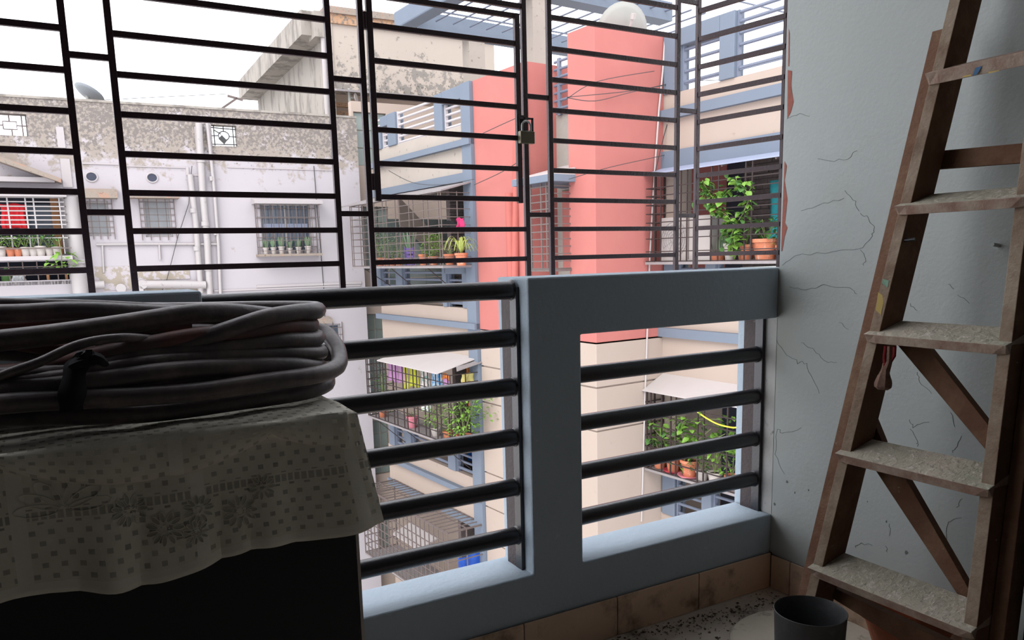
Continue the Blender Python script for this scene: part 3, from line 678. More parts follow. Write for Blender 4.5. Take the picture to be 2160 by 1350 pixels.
loop([(-420, 800, 1.33), (100, 790, 1.335), (300, 752, 1.34), (450, 738, 1.35), (600, 720, 1.375), (663, 716, 1.42), (650, 706, 1.48), (500, 700, 1.53), (100, 700, 1.56)], .0145, 'hose')
loop([(-420, 790, 1.34), (0, 790, 1.345), (230, 745, 1.345), (400, 712, 1.35), (520, 700, 1.365), (600, 691, 1.39), (650, 688, 1.43), (640, 680, 1.49), (500, 676, 1.54), (100, 680, 1.56)], .0150, 'hose_red')
loop([(228, 775, 1.36), (361, 735, 1.35), (480, 697, 1.355), (560, 671, 1.37), (620, 660, 1.40), (666, 656, 1.44), (655, 652, 1.50), (540, 652, 1.54), (300, 656, 1.57), (-300, 650, 1.58)], .0155)
loop([(-420, 760, 1.38), (33, 715, 1.375), (222, 690, 1.37), (389, 664, 1.38), (450, 659, 1.395), (530, 663, 1.42), (620, 675, 1.46), (640, 690, 1.50), (500, 705, 1.54)], .0165)
loop([(-420, 665, 1.45), (0, 662, 1.45), (160, 655, 1.45), (333, 661, 1.47), (500, 668, 1.50), (600, 680, 1.54)], .0150)
loop([(-420, 632, 1.52), (0, 640, 1.52), (222, 645, 1.52), (400, 655, 1.54), (520, 662, 1.56)], .0095)
loop([(-420, 700, 1.48), (0, 691, 1.48), (100, 684, 1.48), (220, 680, 1.48), (400, 690, 1.50)], .0150, 'hose_red')
loop([(-300, 660, 1.40), (0, 715, 1.40), (139, 738, 1.40), (240, 752, 1.42), (420, 770, 1.46)], .0135, 'hose_red')
loop([(-300, 730, 1.42), (0, 744, 1.42), (110, 750, 1.42), (230, 760, 1.44), (400, 775, 1.48)], .0125)
loop([(-300, 700, 1.50), (0, 690, 1.50), (222, 715, 1.50), (420, 700, 1.52), (560, 712, 1.54)], .0150)
loop([(-200, 880, 1.315), (0, 794, 1.315), (83, 764, 1.315), (167, 727, 1.32), (250, 713, 1.33), (320, 716, 1.35), (400, 728, 1.38), (520, 745, 1.44)], .0072)
loop([(-420, 905, 1.40), (0, 885, 1.40), (400, 862, 1.42), (600, 835, 1.46), (640, 815, 1.52)], .0155)
loop([(-420, 905, 1.46), (0, 870, 1.46), (400, 840, 1.48), (600, 815, 1.52)], .0155)
loop([(-420, 905, 1.50), (0, 830, 1.50), (400, 800, 1.52), (600, 790, 1.55)], .0155)
# black cloth tie
p = onB(BAL, 155, 800, 1.28)
mb = MB(); 
tp_ = [(150, 868, 1.278), (152, 840, 1.276), (155, 800, 1.285), (165, 770, 1.296), (178, 752, 1.312), (200, 745, 1.36), (205, 742, 1.42)]
P = smooth_pts([onB(BAL, *q[:2], q[2]) for q in tp_], 4)
vs = []; 
for i, q in enumerate(P):
    wd = .0165 - .002 * math.sin(i * .9); vs += [(q[0] - wd, q[1], q[2]), (q[0], q[1] - .003, q[2] + .001), (q[0] + wd, q[1] + .001, q[2])]
mb.add(vs, [(i * 3 + k, i * 3 + k + 1, i * 3 + k + 4, i * 3 + k + 3) for i in range(len(P) - 1) for k in range(2)]); mb.build('tie_strap', M['tie'], hc, thick=.002, smooth=True)
mb = MB(); c = onB(BAL, 185, 762, 1.29)
kr = random.Random(11)
for k in range(10):
    an = kr.uniform(-.6, PI + .6); l_ = kr.uniform(.012, .024)
    mb.path(smooth_pts([(c[0] + kr.uniform(-.006, .006), c[1], c[2]), (c[0] + l_ * .6 * math.cos(an), c[1] - kr.uniform(0, .008), c[2] + l_ * .4 * math.sin(an) + .004), (c[0] + l_ * 1.2 * math.cos(an), c[1] + kr.uniform(-.004, .01), c[2] + l_ * .35 * math.sin(an) - kr.uniform(0, .008))], 3), [.008, .009, .0085, .008, .007, .006, .003], 6)
mb.build('knot', M['tie'], hc, smooth=True)

# ================================================================== OUTSIDE
def grid_wall(mb, ax, v0, v1, u0, u1, z0, z1, holes):   # slab with rectangular holes; ax = axis of thickness
    us = sorted({u0, u1, *[min(max(h[0], u0), u1) for h in holes], *[min(max(h[1], u0), u1) for h in holes]}); zs = sorted({z0, z1, *[min(max(h[2], z0), z1) for h in holes], *[min(max(h[3], z0), z1) for h in holes]})
    for i in range(len(us) - 1):
        run = None
        for j in range(len(zs) - 1):
            cu, cz = (us[i] + us[i + 1]) / 2, (zs[j] + zs[j + 1]) / 2
            solid = not any(h[0] < cu < h[1] and h[2] < cz < h[3] for h in holes)
            if solid:
                if run is None: run = zs[j]
            if (not solid or j == len(zs) - 2) and run is not None:
                e = zs[j + 1] if solid else zs[j]
                if ax == 'b': mb.box(us[i], us[i + 1], v0, v1, run, e)
                else: mb.box(v0, v1, us[i], us[i + 1], run, e)
                run = None
    return mb
def rB(fr, x0, y0, x1, y1, b=0):   # pixel rectangle -> (a0, a1, z0, z1) on plane b
    p = onB(fr, x0, (y0 + y1) / 2, b); q = onB(fr, x1, (y0 + y1) / 2, b); xm = (x0 + x1) / 2
    return (p[0], q[0], onB(fr, xm, y1, b)[2], onB(fr, xm, y0, b)[2])
def rA(fr, x0, y0, x1, y1, a=0):   # pixel rectangle -> (b0, b1, z0, z1) on plane a
    p = onA(fr, x0, (y0 + y1) / 2, a); q = onA(fr, x1, (y0 + y1) / 2, a); xm = (x0 + x1) / 2
    return (min(p[1], q[1]), max(p[1], q[1]), onA(fr, xm, y1, a)[2], onA(fr, xm, y0, a)[2])
struct(MB().box(-30, 40, 1.9, 60, -12.2, -12).build('floor_courtyard', M['ground']))

# ------------------------------------------------------------------ whitewashed block opposite
wb = thing('whitewashed_block', 'long whitewashed block with peeling roof parapet, grilled windows and drain pipes', 'building', W.w(-4, 0, -12))
hP1 = rB(W, -60, 238, 57, 285); hP2 = rB(W, 447, 264, 500, 308)
hW2 = rB(W, 186, 424, 231, 498); hW3 = rB(W, 304, 420, 362, 500); hW4 = rB(W, 551, 430, 656, 531)
hB1 = rB(W, -420, 412, 133, 541); hB2 = rB(W, -420, 556, 146, 598)
hL = rB(W, 668, 684, 720, 760); hB3 = rB(W, -420, 700, 150, 800)
topz = 3.95
mb = MB(W); grid_wall(mb, 'b', 0, .22, -9.5, .02, -12, topz, [hP1, hP2, hW2, hW3, hW4, hB1, hB2, hL])
mb.build('wall', M['whitewash'], wb)
mb = MB(W); mb.box(-9.5, .02, -.02, .26, topz, topz + .04); mb.build('parapet_coping', M['oldgrey'], wb)
mb = MB(W); mb.box(-9.5, .02, 1.6, 1.7, -12, topz - 1.5); mb.build('inner_wall', M['darkroom'], wb)
mb = MB(W); mb.box(-9.5, .02, .22, 1.6, topz - 1.35, topz - 1.2); mb.build('roof_slab', M['cream'], wb)
for z in (hB1[2] - .08, hB2[2] - .08): MB(W).box(-9.5, hB1[1] + .1, .0, 1.6, z, z + .06).build('balcony_floor', M['whitewash2'], wb)
# raised bands, panels and pilasters
zb = onB(W, 300, 352, 0)[2]
def raised(x0, y0, x1, y1, m='whitewash2', d=.03, nm='plaster_band'):
    r = rB(W, x0, y0, x1, y1); MB(W).box(r[0], r[1], -d, 0.0, r[2], r[3]).build(nm, M[m], wb)
raised(130, 335, 150, 395); raised(262, 351, 392, 353, d=.02); raised(392, 352, 398, 370, d=.02); raised(398, 368, 424, 371, d=.02); raised(173, 344, 250, 347, d=.02)
raised(412, 268, 424, 330, d=.04); raised(440, 266, 446, 330, d=.03); raised(120, 268, 136, 312, d=.03); raised(480, 355, 700, 357, d=.015)
raised(540, 598, 762, 603, d=.025); raised(450, 606, 760, 609, d=.03)
M['peeled'] = mat('badly_peeled_plaster', (.36, .33, .34), .9, .05, 3, .3, 40, patch=(.27, .235, .19), pscale=7, pth=.47, psoft=.03, patch2=(.17, .15, .14), p2scale=22, p2th=.68)
for q_ in ((196, 562, 282, 612), (290, 566, 400, 590), (300, 607, 430, 620)):
    r = rB(W, *q_); MB(W).box(r[0], r[1], -.012, 0, r[2], r[3]).build('peeled_plaster', M['peeled'], wb)
# vent holes
for px, py in ((193, 373), (321, 375)):
    c = onB(W, px, py, 0)
    mb = MB(W); ring = [(c[0] + .095 * math.cos(k * PI / 8), -.008, c[2] + .085 * math.sin(k * PI / 8)) for k in range(16)]; mb.path(ring, .014, 6, closed=True); v = mb.build('vent_rim', M['whitewash2'], wb)
    mb = MB(W); mb.add([(c[0] + .088 * math.cos(k * PI / 8), -.006, c[2] + .078 * math.sin(k * PI / 8)) for k in range(16)], [list(range(16))]); mb.build('vent_hole', M['darkroom'], wb)
# sunshades
def shade(x0, y0, x1, y1, out_, m='chajja'):
    r = rB(W, x0, y0, x1, y1); MB(W).prism([(0.0, r[3]), (-out_, r[3] - .05), (-out_, r[2]), (0, r[2])], 'a', r[0], r[1]).build('sunshade', M[m], wb)
shade(170, 398, 246, 420, .30); shade(270, 410, 375, 420, .30); shade(530, 420, 672, 432, .34, 'whitewash2'); shade(645, 668, 694, 681, .3)
shade(-420, 396, 140, 416, .45, 'whitewash2')
# sloping broken sunshade at the far left
p = onB(W, -20, 330, 0); q = onB(W, 130, 384, 0)
MB(W).hexa([(p[0], -.0, p[2] + .08), (q[0], -.0, q[2] + .05), (q[0], -.0, q[2] - .04), (p[0], 0, p[2] - .06)], [(p[0], -.45, p[2] + .02), (q[0], -.45, q[2] + .02), (q[0], -.45, q[2] - .05), (p[0], -.45, p[2] - .07)]).build('sloping_sunshade', M['chajja'], wb)
p = onB(W, -20, 372, 0); MB(W).box(p[0] - 2.5, q[0] - .1, -.25, 0, p[2] - .1, p[2] - .02).build('ledge', M['whitewash2'], wb)
# windows
def window(fr, r, m='greyglass', nv=1, nh=6, ng=4, outw=.06, par=wb, nm='window'):
    a0, a1, z0, z1 = r
    fmb = MB(fr); t = .035
    grid_wall(fmb, 'b', .06, .12, a0, a1, z0, z1, [(a0 + t + i * (a1 - a0 - t) / nv, a0 + (i + 1) * (a1 - a0 - t) / nv, z0 + t, z1 - t) for i in range(nv)])
    wdw = fmb.build(nm, M['pvc'], par)
    for i in range(nv):
        u0 = a0 + t + i * (a1 - a0 - t) / nv; u1 = a0 + (i + 1) * (a1 - a0 - t) / nv
        MB(fr).box(u0, u1, .09, .10, z0 + t, z1 - t).build('pane', M[m], wdw)
    for i in range(nh): z = z0 + (i + .5) * (z1 - z0) / nh; MB(fr).bar((a0 - outw, -.03, z), (a1 + outw, -.03, z), .007).build('bar', M['bars'], wdw)
    for i in range(ng + 1): a = a0 - outw + i * (a1 - a0 + 2 * outw) / ng; MB(fr).bar((a, -.03, z0 - .06), (a, -.03, z1 + .04), .007).build('bar', M['bars'], wdw)
    return wdw
window(W, hW2); window(W, hW3)
w4 = window(W, hW4, 'darkglass', 2, 5, 8, .10)
a0, a1, z0, z1 = hW4
MB(W).box(a0 - .14, a1 + .12, -.34, -.0, z0 - .09, z0 - .045).build('sill_shelf', M['chajja'], w4)
for i in range(9): a = a0 - .12 + i * (a1 - a0 + .22) / 8; MB(W).bar((a, -.32, z0 - .05), (a, -.32, z1 + .02), .006).build('bar', M['bars'], w4)
for z in (z0 + .02, z0 + .22, z1 - .28, z1): MB(W).bar((a0 - .13, -.32, z), (a1 + .11, -.32, z), .006).build('bar', M['bars'], w4)
MB(W).box(a0 + .05, a1 - .05, .07, .09, z0 + .42, z0 + .56).build('blue_blind', M['awnblue'], w4)
window(W, hL, 'darkglass', 1, 5, 3, .03)
# ornamental parapet grilles
def pgrille(r, pts_list, m='wire'):
    a0, a1, z0, z1 = r; g = MB(W); 
    for pl_ in pts_list: g.path([(a0 + (a1 - a0) * u, .1, z0 + (z1 - z0) * v) for u, v in pl_], .011, 5)
    return g.build('parapet_grille', M[m], wb)
pgrille(hP1, [[(0, .02), (1, .02)], [(0, .98), (1, .98)], [(.98, 0), (.98, 1)], [(0, .5), (.55, .5)], [(.55, .32), (.8, .32), (.8, .68), (.55, .68), (.55, .32)], [(.8, .5), (1, .5)], [(.67, .68), (.67, 1)], [(.7, 0), (.7, .32)], [(.9, 0), (.9, 1)], [(.2, 0), (.2, 1)]], 'bars')
pgrille(hP2, [[(.12, 0), (.12, 1)], [(0, .9), (1, .85)], [(0, .1), (1, .12)], [(.88, 0), (.88, 1)], [(.5 + .22 * math.cos(k * PI / 5), .52 + .22 * math.sin(k * PI / 5)) for k in range(11)], [(0, .5), (.28, .52)], [(.72, .5), (1, .5)], [(.5, .75), (.5, 1)], [(.3, .4), (.5, .2), (.68, .4)], [(.1, .8), (.4, .6)]], 'wire')
g = MB(W); a0, a1, z0, z1 = hP2; g.prism([(a0 + (a1 - a0) * u, z0 + (z1 - z0) * v) for u, v in ((.28, .38), (.5, .12), (.62, .3), (.42, .56))], 'b', .08, .12); g.build('grille_ornament', M['wire'], wb)
# balcony of the left flat: slats, cloth, shelf, pots
a0, a1, z0, z1 = hB1
cg = None
for i in range(10): z = z0 + .28 + i * (z1 - z0 - .3) / 9.2; MB(W).bar((a0, -.30, z), (a1 + .06, -.30, z), .011).build('slat', M['pvc'], wb)
for px in (-100, 22, 60, 77, 131): a = onB(W, px, 480, -.3)[0]; MB(W).bar((a, -.30, z0 - .0), (a, -.30, z1), .013).build('slat', M['pvc'], wb)
for i in range(6): z = z0 + .28 + i * (z1 - z0 - .3) / 5.2; MB(W).bar((a1 + .06, -.30, z), (a1 + .12, 0, z), .008).build('slat', M['bars'], wb)
MB(W).box(a0, a1 + .10, -.42, .0, z0 - .10, z0 - .03).build('balcony_shelf', M['whitewash2'], wb)
MB(W).box(a0, a1 + .10, -.42, -.40, z0 + .09, z0 + .11).build('shelf_rail', M['bars'], wb)
r = rB(W, 60, 432, 112, 530, .5); MB(W).box(r[0], r[1], .5, .55, z0, z1 - .1).build('dark_screen', M['darkglass'], wb)
r = rB(W, 112, 420, 128, 541, .3); MB(W).box(r[0], r[1], .28, .4, z0, z1).build('door_post', M['woodfurn'], wb)
p = rB(W, 2, 430, 55, 482, -.2)
def cloth(fr, name, ax, val, r, m, label, cat='cloth', folds=5, amp=.02, group=None, thick=.006):
    mb = MB(fr)
    def fn(u, v):
        k = val + amp * math.sin(u * folds * 2 * PI + 1.3) * (.3 + .7 * v) + .008 * math.sin(v * 5 + u * 7); c = r[0] + (r[1] - r[0]) * u + .015 * math.sin(v * 6 + u * 2); z = r[3] - (r[3] - r[2]) * v - .012 * math.sin(u * 9)
        return (c, k, z) if ax == 'b' else (k, c, z)
    mb.sheet(fn, 14, 8); o = mb.build(name, M[m], thick=thick, smooth=True); return tag(o, label, cat, group)
cloth(W, 'hanging_cloth', 'b', -.2, p, 'redcloth', 'bright red cloth hung in the slatted balcony of the white block')
a0, a1, z0, z1 = hB2
for i in range(3): z = z0 + .10 + i * .14; MB(W).bar((a0, -.02, z), (a1, -.02, z), .010).build('slat', M['bars'], wb)
for px in (20, 50, 80, 122): a = onB(W, px, 575, 0)[0]; MB(W).bar((a, -.02, z0), (a, -.02, z1), .010).build('slat', M['bars'], wb)
st = thing('wooden_stool', 'small brown wooden stool on the lower left balcony of the white block', 'stool', W.w(onB(W, 120, 590, .3)[0], .3, z0))
c = onB(W, 120, 580, .2)
MB(W).box(c[0] - .19, c[0] + .19, .05, .35, c[2] + .04, c[2] + .08).build('seat', M['whitewash2'], st)
for dx in (-.16, .13):
    for db in (.08, .30): MB(W).box(c[0] + dx, c[0] + dx + .04, db, db + .04, z0 - .02, c[2] + .04).build('leg', M['woodfurn'], st)
cloth(W, 'hanging_cloth', 'b', .1, rB(W, 25, 578, 55, 594, .1), 'whitecloth', 'pale cloth on the lower left balcony of the white block')
c = onB(W, 15, 585, .2); tag(MB(W).lathe((c[0], .2, z0 - .02), [(.001, 0), (.09, 0), (.09, .16), (.03, .24), (.03, .27), (.001, .28)], 12).build('green_bottle', M['green2'], smooth=True), 'green bottle on the lower left balcony of the white block', 'bottle')
# drain pipes
def pipe(pix, r, m='pvc', b=-.06, fr=W, par=wb, nm='drain_pipe', collars=()):
    P = [onB(fr, x, y, b) for x, y in pix]; mb = MB(fr); mb.path(P, r, 10)
    for t in collars:
        q = [P[0][i] + (P[-1][i] - P[0][i]) * t for i in range(3)]; d = [(P[-1][i] - P[0][i]) * .02 / max(.1, math.dist(P[0], P[-1])) * 2 for i in range(3)]
        mb.path([[q[i] - d[i] for i in range(3)], [q[i] + d[i] for i in range(3)]], r * 1.22, 10)
    return mb.build(nm, M[m], par, smooth=True)
pipe([(401, 368), (413, 470), (424, 618)], .055, collars=(.3, .62, .95))
pipe([(419, 260), (427, 400), (437, 510), (444, 640)], .065, collars=(.2, .55, .8))
pipe([(437, 260), (452, 400), (461, 520), (466, 640)], .032, collars=(.3, .6))
pipe([(147, 415), (160, 520), (170, 620), (176, 660)], .13, b=-.14, collars=(.55, .9))
pipe([(203, 516), (300, 515), (460, 515)], .022, b=-.03); pipe([(216, 518), (219, 575)], .018, b=-.03); pipe([(336, 517), (338, 548)], .018, b=-.03)
pipe([(300, 600), (360, 600), (434, 601)], .075, b=-.09); pipe([(175, 602), (220, 600)], .07, b=-.09)
for px, py in ((255, 608), (300, 600), (292, 612)):
    c = onB(W, px, py, -.1); MB(W).add([], []).path([(c[0], -.02, c[2]), (c[0], -.16, c[2])], .085, 14).build('pipe_cap', M['pvc'], wb, smooth=True)
pipe([(405, 350), (398, 430), (375, 500), (352, 590), (340, 618)], .006, 'wire', -.05, nm='cable')
pipe([(662, 350), (668, 430), (676, 520), (683, 610), (690, 800)], .007, 'wire', -.02, nm='cable')
# flaked sill of wall and stair tower with green glass strips, set back beside the corner
mb = MB(W); strips = [rB(W, 748, 236, 769, 349, .3), rB(W, 763, 436, 785, 570, .3), rB(W, 775, 662, 812, 730, .3), rB(W, 778, 738, 815, 830, .3), rB(W, 789, 885, 822, 1000, .3), rB(W, 802, 1080, 822, 1160, .3)]
strips[0] = (strips[0][0], strips[0][1] + .5, strips[0][2], strips[0][3]); strips[1] = (strips[1][0], strips[1][1] + .4, strips[1][2], strips[1][3])
grid_wall(mb, 'b', .3, .5, .02, 3.2, -12, 4.35, strips); mb.build('stair_wall', M['cream'], wb)
for r in strips:
    fr_ = MB(W); nz_ = max(2, int((r[3] - r[2]) / .28)); nu_ = max(2, round((r[1] - r[0]) / .24))
    wd = MB(W).box(r[0], r[1], .40, .41, r[2], r[3]).build('stair_window', M['paneframe'], wb)
    for i in range(nu_):
        for j in range(nz_):
            u0 = r[0] + (r[1] - r[0]) * i / nu_ + .016; u1 = r[0] + (r[1] - r[0]) * (i + 1) / nu_ - .016; v0 = r[2] + (r[3] - r[2]) * j / nz_ + .014; v1 = r[2] + (r[3] - r[2]) * (j + 1) / nz_ - .014
            MB(W).box(u0, u1, .375, .40, v0, v1).build('pane', M['glassgreen'], wd)
# dish and aerial on its roof
def dish(name, label, c, r, n, depth, m, mast=None, group=None):
    t = thing(name, label, 'satellite dish', c)
    n = Vector(n).normalized(); x = n.cross(Vector((0, 0, 1))).normalized(); y = x.cross(n); C = Vector(c)
    mb = MB(); N = 28; vs = []
    for i in range(6):
        rr_ = r * i / 5
        for k in range(N): a = 2 * PI * k / N; vs.append(C + (x * math.cos(a) + y * math.sin(a)) * rr_ + n * depth * (i / 5) ** 2)
    mb.add(vs, [(i * N + k, i * N + (k + 1) % N, (i + 1) * N + (k + 1) % N, (i + 1) * N + k) for i in range(5) for k in range(N)], raw=True)
    mb.build('reflector', M[m], t, smooth=True, thick=.012)
    if mast: mb = MB(); [mb.path([tuple(p), tuple(q)], .02 if i else .03, 8) for i, (p, q) in enumerate(mast)]; mb.build('mast', M['dish'], t, smooth=True)
    return t, C, x, y, n
c = W.w(onB(W, 184, 205, .9)[0], .9, onB(W, 184, 204, .9)[2])
dish('satellite_dish', 'blue grey dish tipped skyward on the roof of the white block', c, .27, (.55, .25, .95), .10, 'bluedish', [(c, (c.x, c.y, 2.6))])
an = thing('roof_aerial', 'slanting grey aerial boom on the roof of the white block', 'aerial', W.w(onB(W, 458, 236, .3)[0], .3, topz))
p, q = onB(W, 452, 240, .3), onB(W, 500, 207, .3); MB(W).bar(p, q, .022).build('boom', M['bars'], an)
p, q = onB(W, 480, 202, .3), onB(W, 512, 211, .3); MB(W).bar(p, q, .022).build('cross_arm', M['bars'], an)
wr_ = thing('overhead_wire', 'thin wires strung above the roof of the white block', 'wire', W.w(-3, .3, topz + .1))
for pts in ([(200, 212), (330, 205), (480, 198)], [(250, 222), (350, 224), (460, 236)]): MB(W).path([onB(W, x, y, .3) for x, y in pts], .006, 4).build('wire', M['wire'], wr_)

# ------------------------------------------------------------------ tall stained block behind
CB = Frame((5.75, 18.0), -1.0)
ob = thing('stained_block', 'tall cream block streaked with black mould behind the white one', 'building', CB.w(3, 2, -12))
cx0 = onB(CB, 697, 100, 0)[0]; cx1 = onB(CB, 1043, 130, 0)[0]
zt0 = onB(CB, 702, 30, 0)[2]; zlow = onB(CB, 705, 192, 0)[2]
MB(CB).box(cx0, cx1, 0, .3, zlow, zt0).build('front_wall', M['oldcream'], ob)
MB(CB).box(cx0 - .1, cx1 + .05, -.12, .35, zt0, zt0 + .14).build('roof_edge', M['chajja'], ob)
MB(CB).box(cx0 - .05, cx1, -.06, .0, zt0 - .20, zt0).build('cornice', M['orangetrim'], ob)
zs_ = [zt0 + .14, onB(CB, 540, 120, 0)[2]]
# gable side wall running away to the left
pA = onA(CB, 690, 30, cx0); pB_ = onA(CB, 538, 118, cx0)
bl = pB_[1] if pB_[1] > 0 else 8
MB(CB).box(cx0 - .02, cx0, 0, bl, -2, zt0).build('side_wall', M['oldgrey'], ob)
MB(CB).box(cx0 - .55, cx0 + .1, .3, bl + .1, zt0 - .42, zt0 + .1).build('eaves_slab', M['oldgrey'], ob)
MB(CB).box(cx0 - .32, cx0, .02, .55, zt0 - .5, zt0 + .04).build('eaves_block', M['oldgrey'], ob)
MB(CB).box(cx0 - .06, cx0 + .04, -.04, .2, 1, zt0).build('corner_pier', M['oldcream'], ob)
MB(CB).path([(cx0 - .12, .1, 3.4), (cx0 - .12, .1, zt0 - .5)], .06, 8).build('drain_pipe', M['pvc'], ob, smooth=True)
MB(CB).prism([(-.45, zlow - .04), (0, zlow + .05), (0, zlow + .01), (-.45, zlow - .08)], 'a', cx0 - .05, onB(CB, 935, 220, 0)[0]).build('tin_awning', M['tingrey'], ob)
MB(CB).box(cx0, cx1, .9, 1.1, -12, zlow + .2).build('recessed_wall', M['cream'], ob)
for i, (dz, b_) in enumerate(((.18, .30), (.34, .45), (.50, .2))): MB(CB).box(cx0, cx1 - .3, b_, b_ + .12, zlow - dz - .09, zlow - dz).build('beam', M['orangetrim'], ob)
glz0, glz1 = zlow - 2.6, zlow - .62
gw = MB(CB).box(cx0 + .05, cx1 - 1.2, .86, .88, glz0, glz1).build('glass_strip', M['paneframe'], ob)
n_g = 11
for i in range(n_g):
    for j in range(8):
        a_ = cx0 + .05 + (cx1 - 1.25 - cx0) / n_g * i; z_ = glz0 + (glz1 - glz0) / 8 * j
        MB(CB).box(a_ + .015, a_ + (cx1 - 1.25 - cx0) / n_g - .015, .83, .86, z_ + .015, z_ + (glz1 - glz0) / 8 - .015).build('pane', M['glassgreen'], gw)
c = CB.w(onB(CB, 748, 207, -.3)[0], -.3, onB(CB, 748, 207, -.3)[2])
dish('satellite_dish', 'small white round dish on a mast beside the stained block', c, .11, (.9, -.7, .15), .04, 'acwhite', [((c.x - .12, c.y, c.z - .75), (c.x - .12, c.y, c.z + .2)), ((c.x - .12, c.y, c.z), tuple(c))])

# ------------------------------------------------------------------ coral apartment block
pk = thing('coral_apartment_block', 'coral and cream apartment block with blue trimmed balconies and a roof pergola', 'building', G.w(1, 0, -12))
def part(nm, m, *bxs, bevel=0): 
    mb = MB(G); [mb.box(*b_) for b_ in bxs]; return mb.build(nm, M[m], pk, bevel=bevel)
NST = 4
# far wing (A): outer face a = 0, b from -.05 to 3.8
AB1 = 3.78
for k in range(NST):
    dz = -3.0 * k
    part('storey_band', 'creamfar' if k == 0 else 'cream', (0.0, .18, .25, AB1, 2.44 + dz, 3.2 + dz), (.18, 3.5, AB1 - .15, AB1, 2.3 + dz, 3.0 + dz))
    part('ledge', 'bluetrim', (-.10, 0, -.04, AB1 + .08, 2.86 + dz, 2.96 + dz))
    part('lower_trim', 'cream' if k == 1 else 'bluetrim', (-.05 if k != 1 else 0, .18, .25, AB1 + (.04 if k != 1 else 0), 2.30 + dz, 2.44 + dz))
    part('floor_slab', 'cream', (.18, 4, -1.0, AB1 - .15, 2.78 + dz, 2.98 + dz))
part('corner_column', 'bluetrim', (-.06, .22, -.04, .25, -12, 3.83))
part('inner_wall', 'brickdark', (1.5, 1.6, -1.4, 1.15, -12, 2.8))
part('inner_wall', 'darkroom', (2.2, 2.3, 1.15, AB1, -12, 2.8))
part('cross_wall', 'brickdark', (.22, 1.6, 1.22, 1.32, -12, 2.4))
mb = MB(G); zz = .2
while zz < 2.2:
    h = random.uniform(.04, .07); a_ = .22
    while a_ < 1.5: wd = random.uniform(.08, .2); mb.box(a_, a_ + wd - .01, 1.20 - random.uniform(.005, .03), 1.22, zz, zz + h - .008); a_ += wd
    zz += h
stuff(mb.build('stone_cladding', M['brickdark'], pk))
part('inner_column', 'tingrey', (.42, .56, .90, 1.04, -12, 2.8)); part('inner_ceiling', 'creamfar', (.2, 2.2, .3, AB1 - .1, 2.40, 2.44))
MB(G).hexa([(1.9, 3.45, .55), (1.9, 3.5, .55), (1.9, 3.5, .85), (1.9, 3.45, .85)], [(.35, 3.45, 1.75), (.35, 3.5, 1.75), (.35, 3.5, 2.3), (.35, 3.45, 2.3)][::1]).build('stair_flight', M['cream'], pk)
# grilled glass screens inside the top balcony
for i in range(5):
    for j in range(7):
        a_ = .12 + i * .42; z_ = .2 + j * .24; MB(G).box(a_, a_ + .40, 3.56, 3.59, z_, z_ + .225).build('screen_panel', M['glassgreen'], pk)
def railset(par_lbl, ax_a, b0, b1, zs, posts, frames, m='railgrey', pm='bluetrim', r=.022):
    pr = MB(G).box(ax_a + .04, ax_a + .06, b0, b1, zs[0] - .03, zs[0]).build('balcony_railing', M[m], pk)
    for z in zs: MB(G).path([(ax_a + .05, b0, z), (ax_a + .05, b1, z)], r, 8).build('rail', M[m], pr, smooth=True)
    for (p0, p1, z0, z1) in posts:
        MB(G).box(ax_a - .03, ax_a + .16, p0, p1, z0, z1).build('post', M[pm], pr, bevel=.01)
        MB(G).box(ax_a + .02, ax_a + .08, p0 - .03, p0 - .002, z0, z1).build('iron_flat', M[m], pr)
    for (p0, p1, z0, z1) in frames: MB(G).box(ax_a - .03, ax_a + .16, p0, p1, z0, z1).build('frame_beam', M[pm], pr, bevel=.01)
    return pr
bA = lambda x, y, a=0: onA(G, x, y, a)[1]
zA = lambda x, y, a=0: onA(G, x, y, a)[2]
# roof terrace railing of the far wing
p1a, p1b = bA(935, 240), bA(918, 240); p2a, p2b = bA(836, 270), bA(819, 270); p3a, p3b = bA(805, 290), bA(792, 290)
railset('', 0, .25, AB1, [3.24 + i * .105 for i in range(6)], [(p1a, p1b, 3.2, 3.82), (p2a, p2b, 3.2, 3.80), (p3a, p3b, 3.2, 3.6)], [(.25, p1a, 3.62, 3.83), (p2b, p3a, 3.60, 3.79)], m='railtan')
for k in range(1, NST):
    dz = -3.0 * k
    if k == 1:   # balcony under the top cage
        q1 = (bA(854, 585), bA(838, 585)); q2 = (bA(806, 585), bA(795, 585)); q3 = (bA(960, 590), bA(935, 590))
    posts = {1: [(bA(850, 585), bA(837, 585), .2, .9), (bA(805, 585), bA(796, 585), .2, .9), (.25, .45, .2, .9), (bA(943, 590), bA(935, 590), .2, .9)],
             2: [(bA(833, 900), bA(822, 900), -2.8, -2.1), (bA(868, 910), bA(853, 910), -2.8, -2.1), (bA(962, 960), bA(947, 960), -2.8, -2.1)],
             3: [(bA(890, 1210), bA(876, 1210), -5.8, -5.1), (.8, 1.0, -5.8, -5.1)]}[k]
    railset('', 0, .25, AB1, [3.28 + dz + i * .13 for i in range(5)], posts, [(.25, bA(940, 588), .78, .92)] if k == 1 else [], m='railgrey')
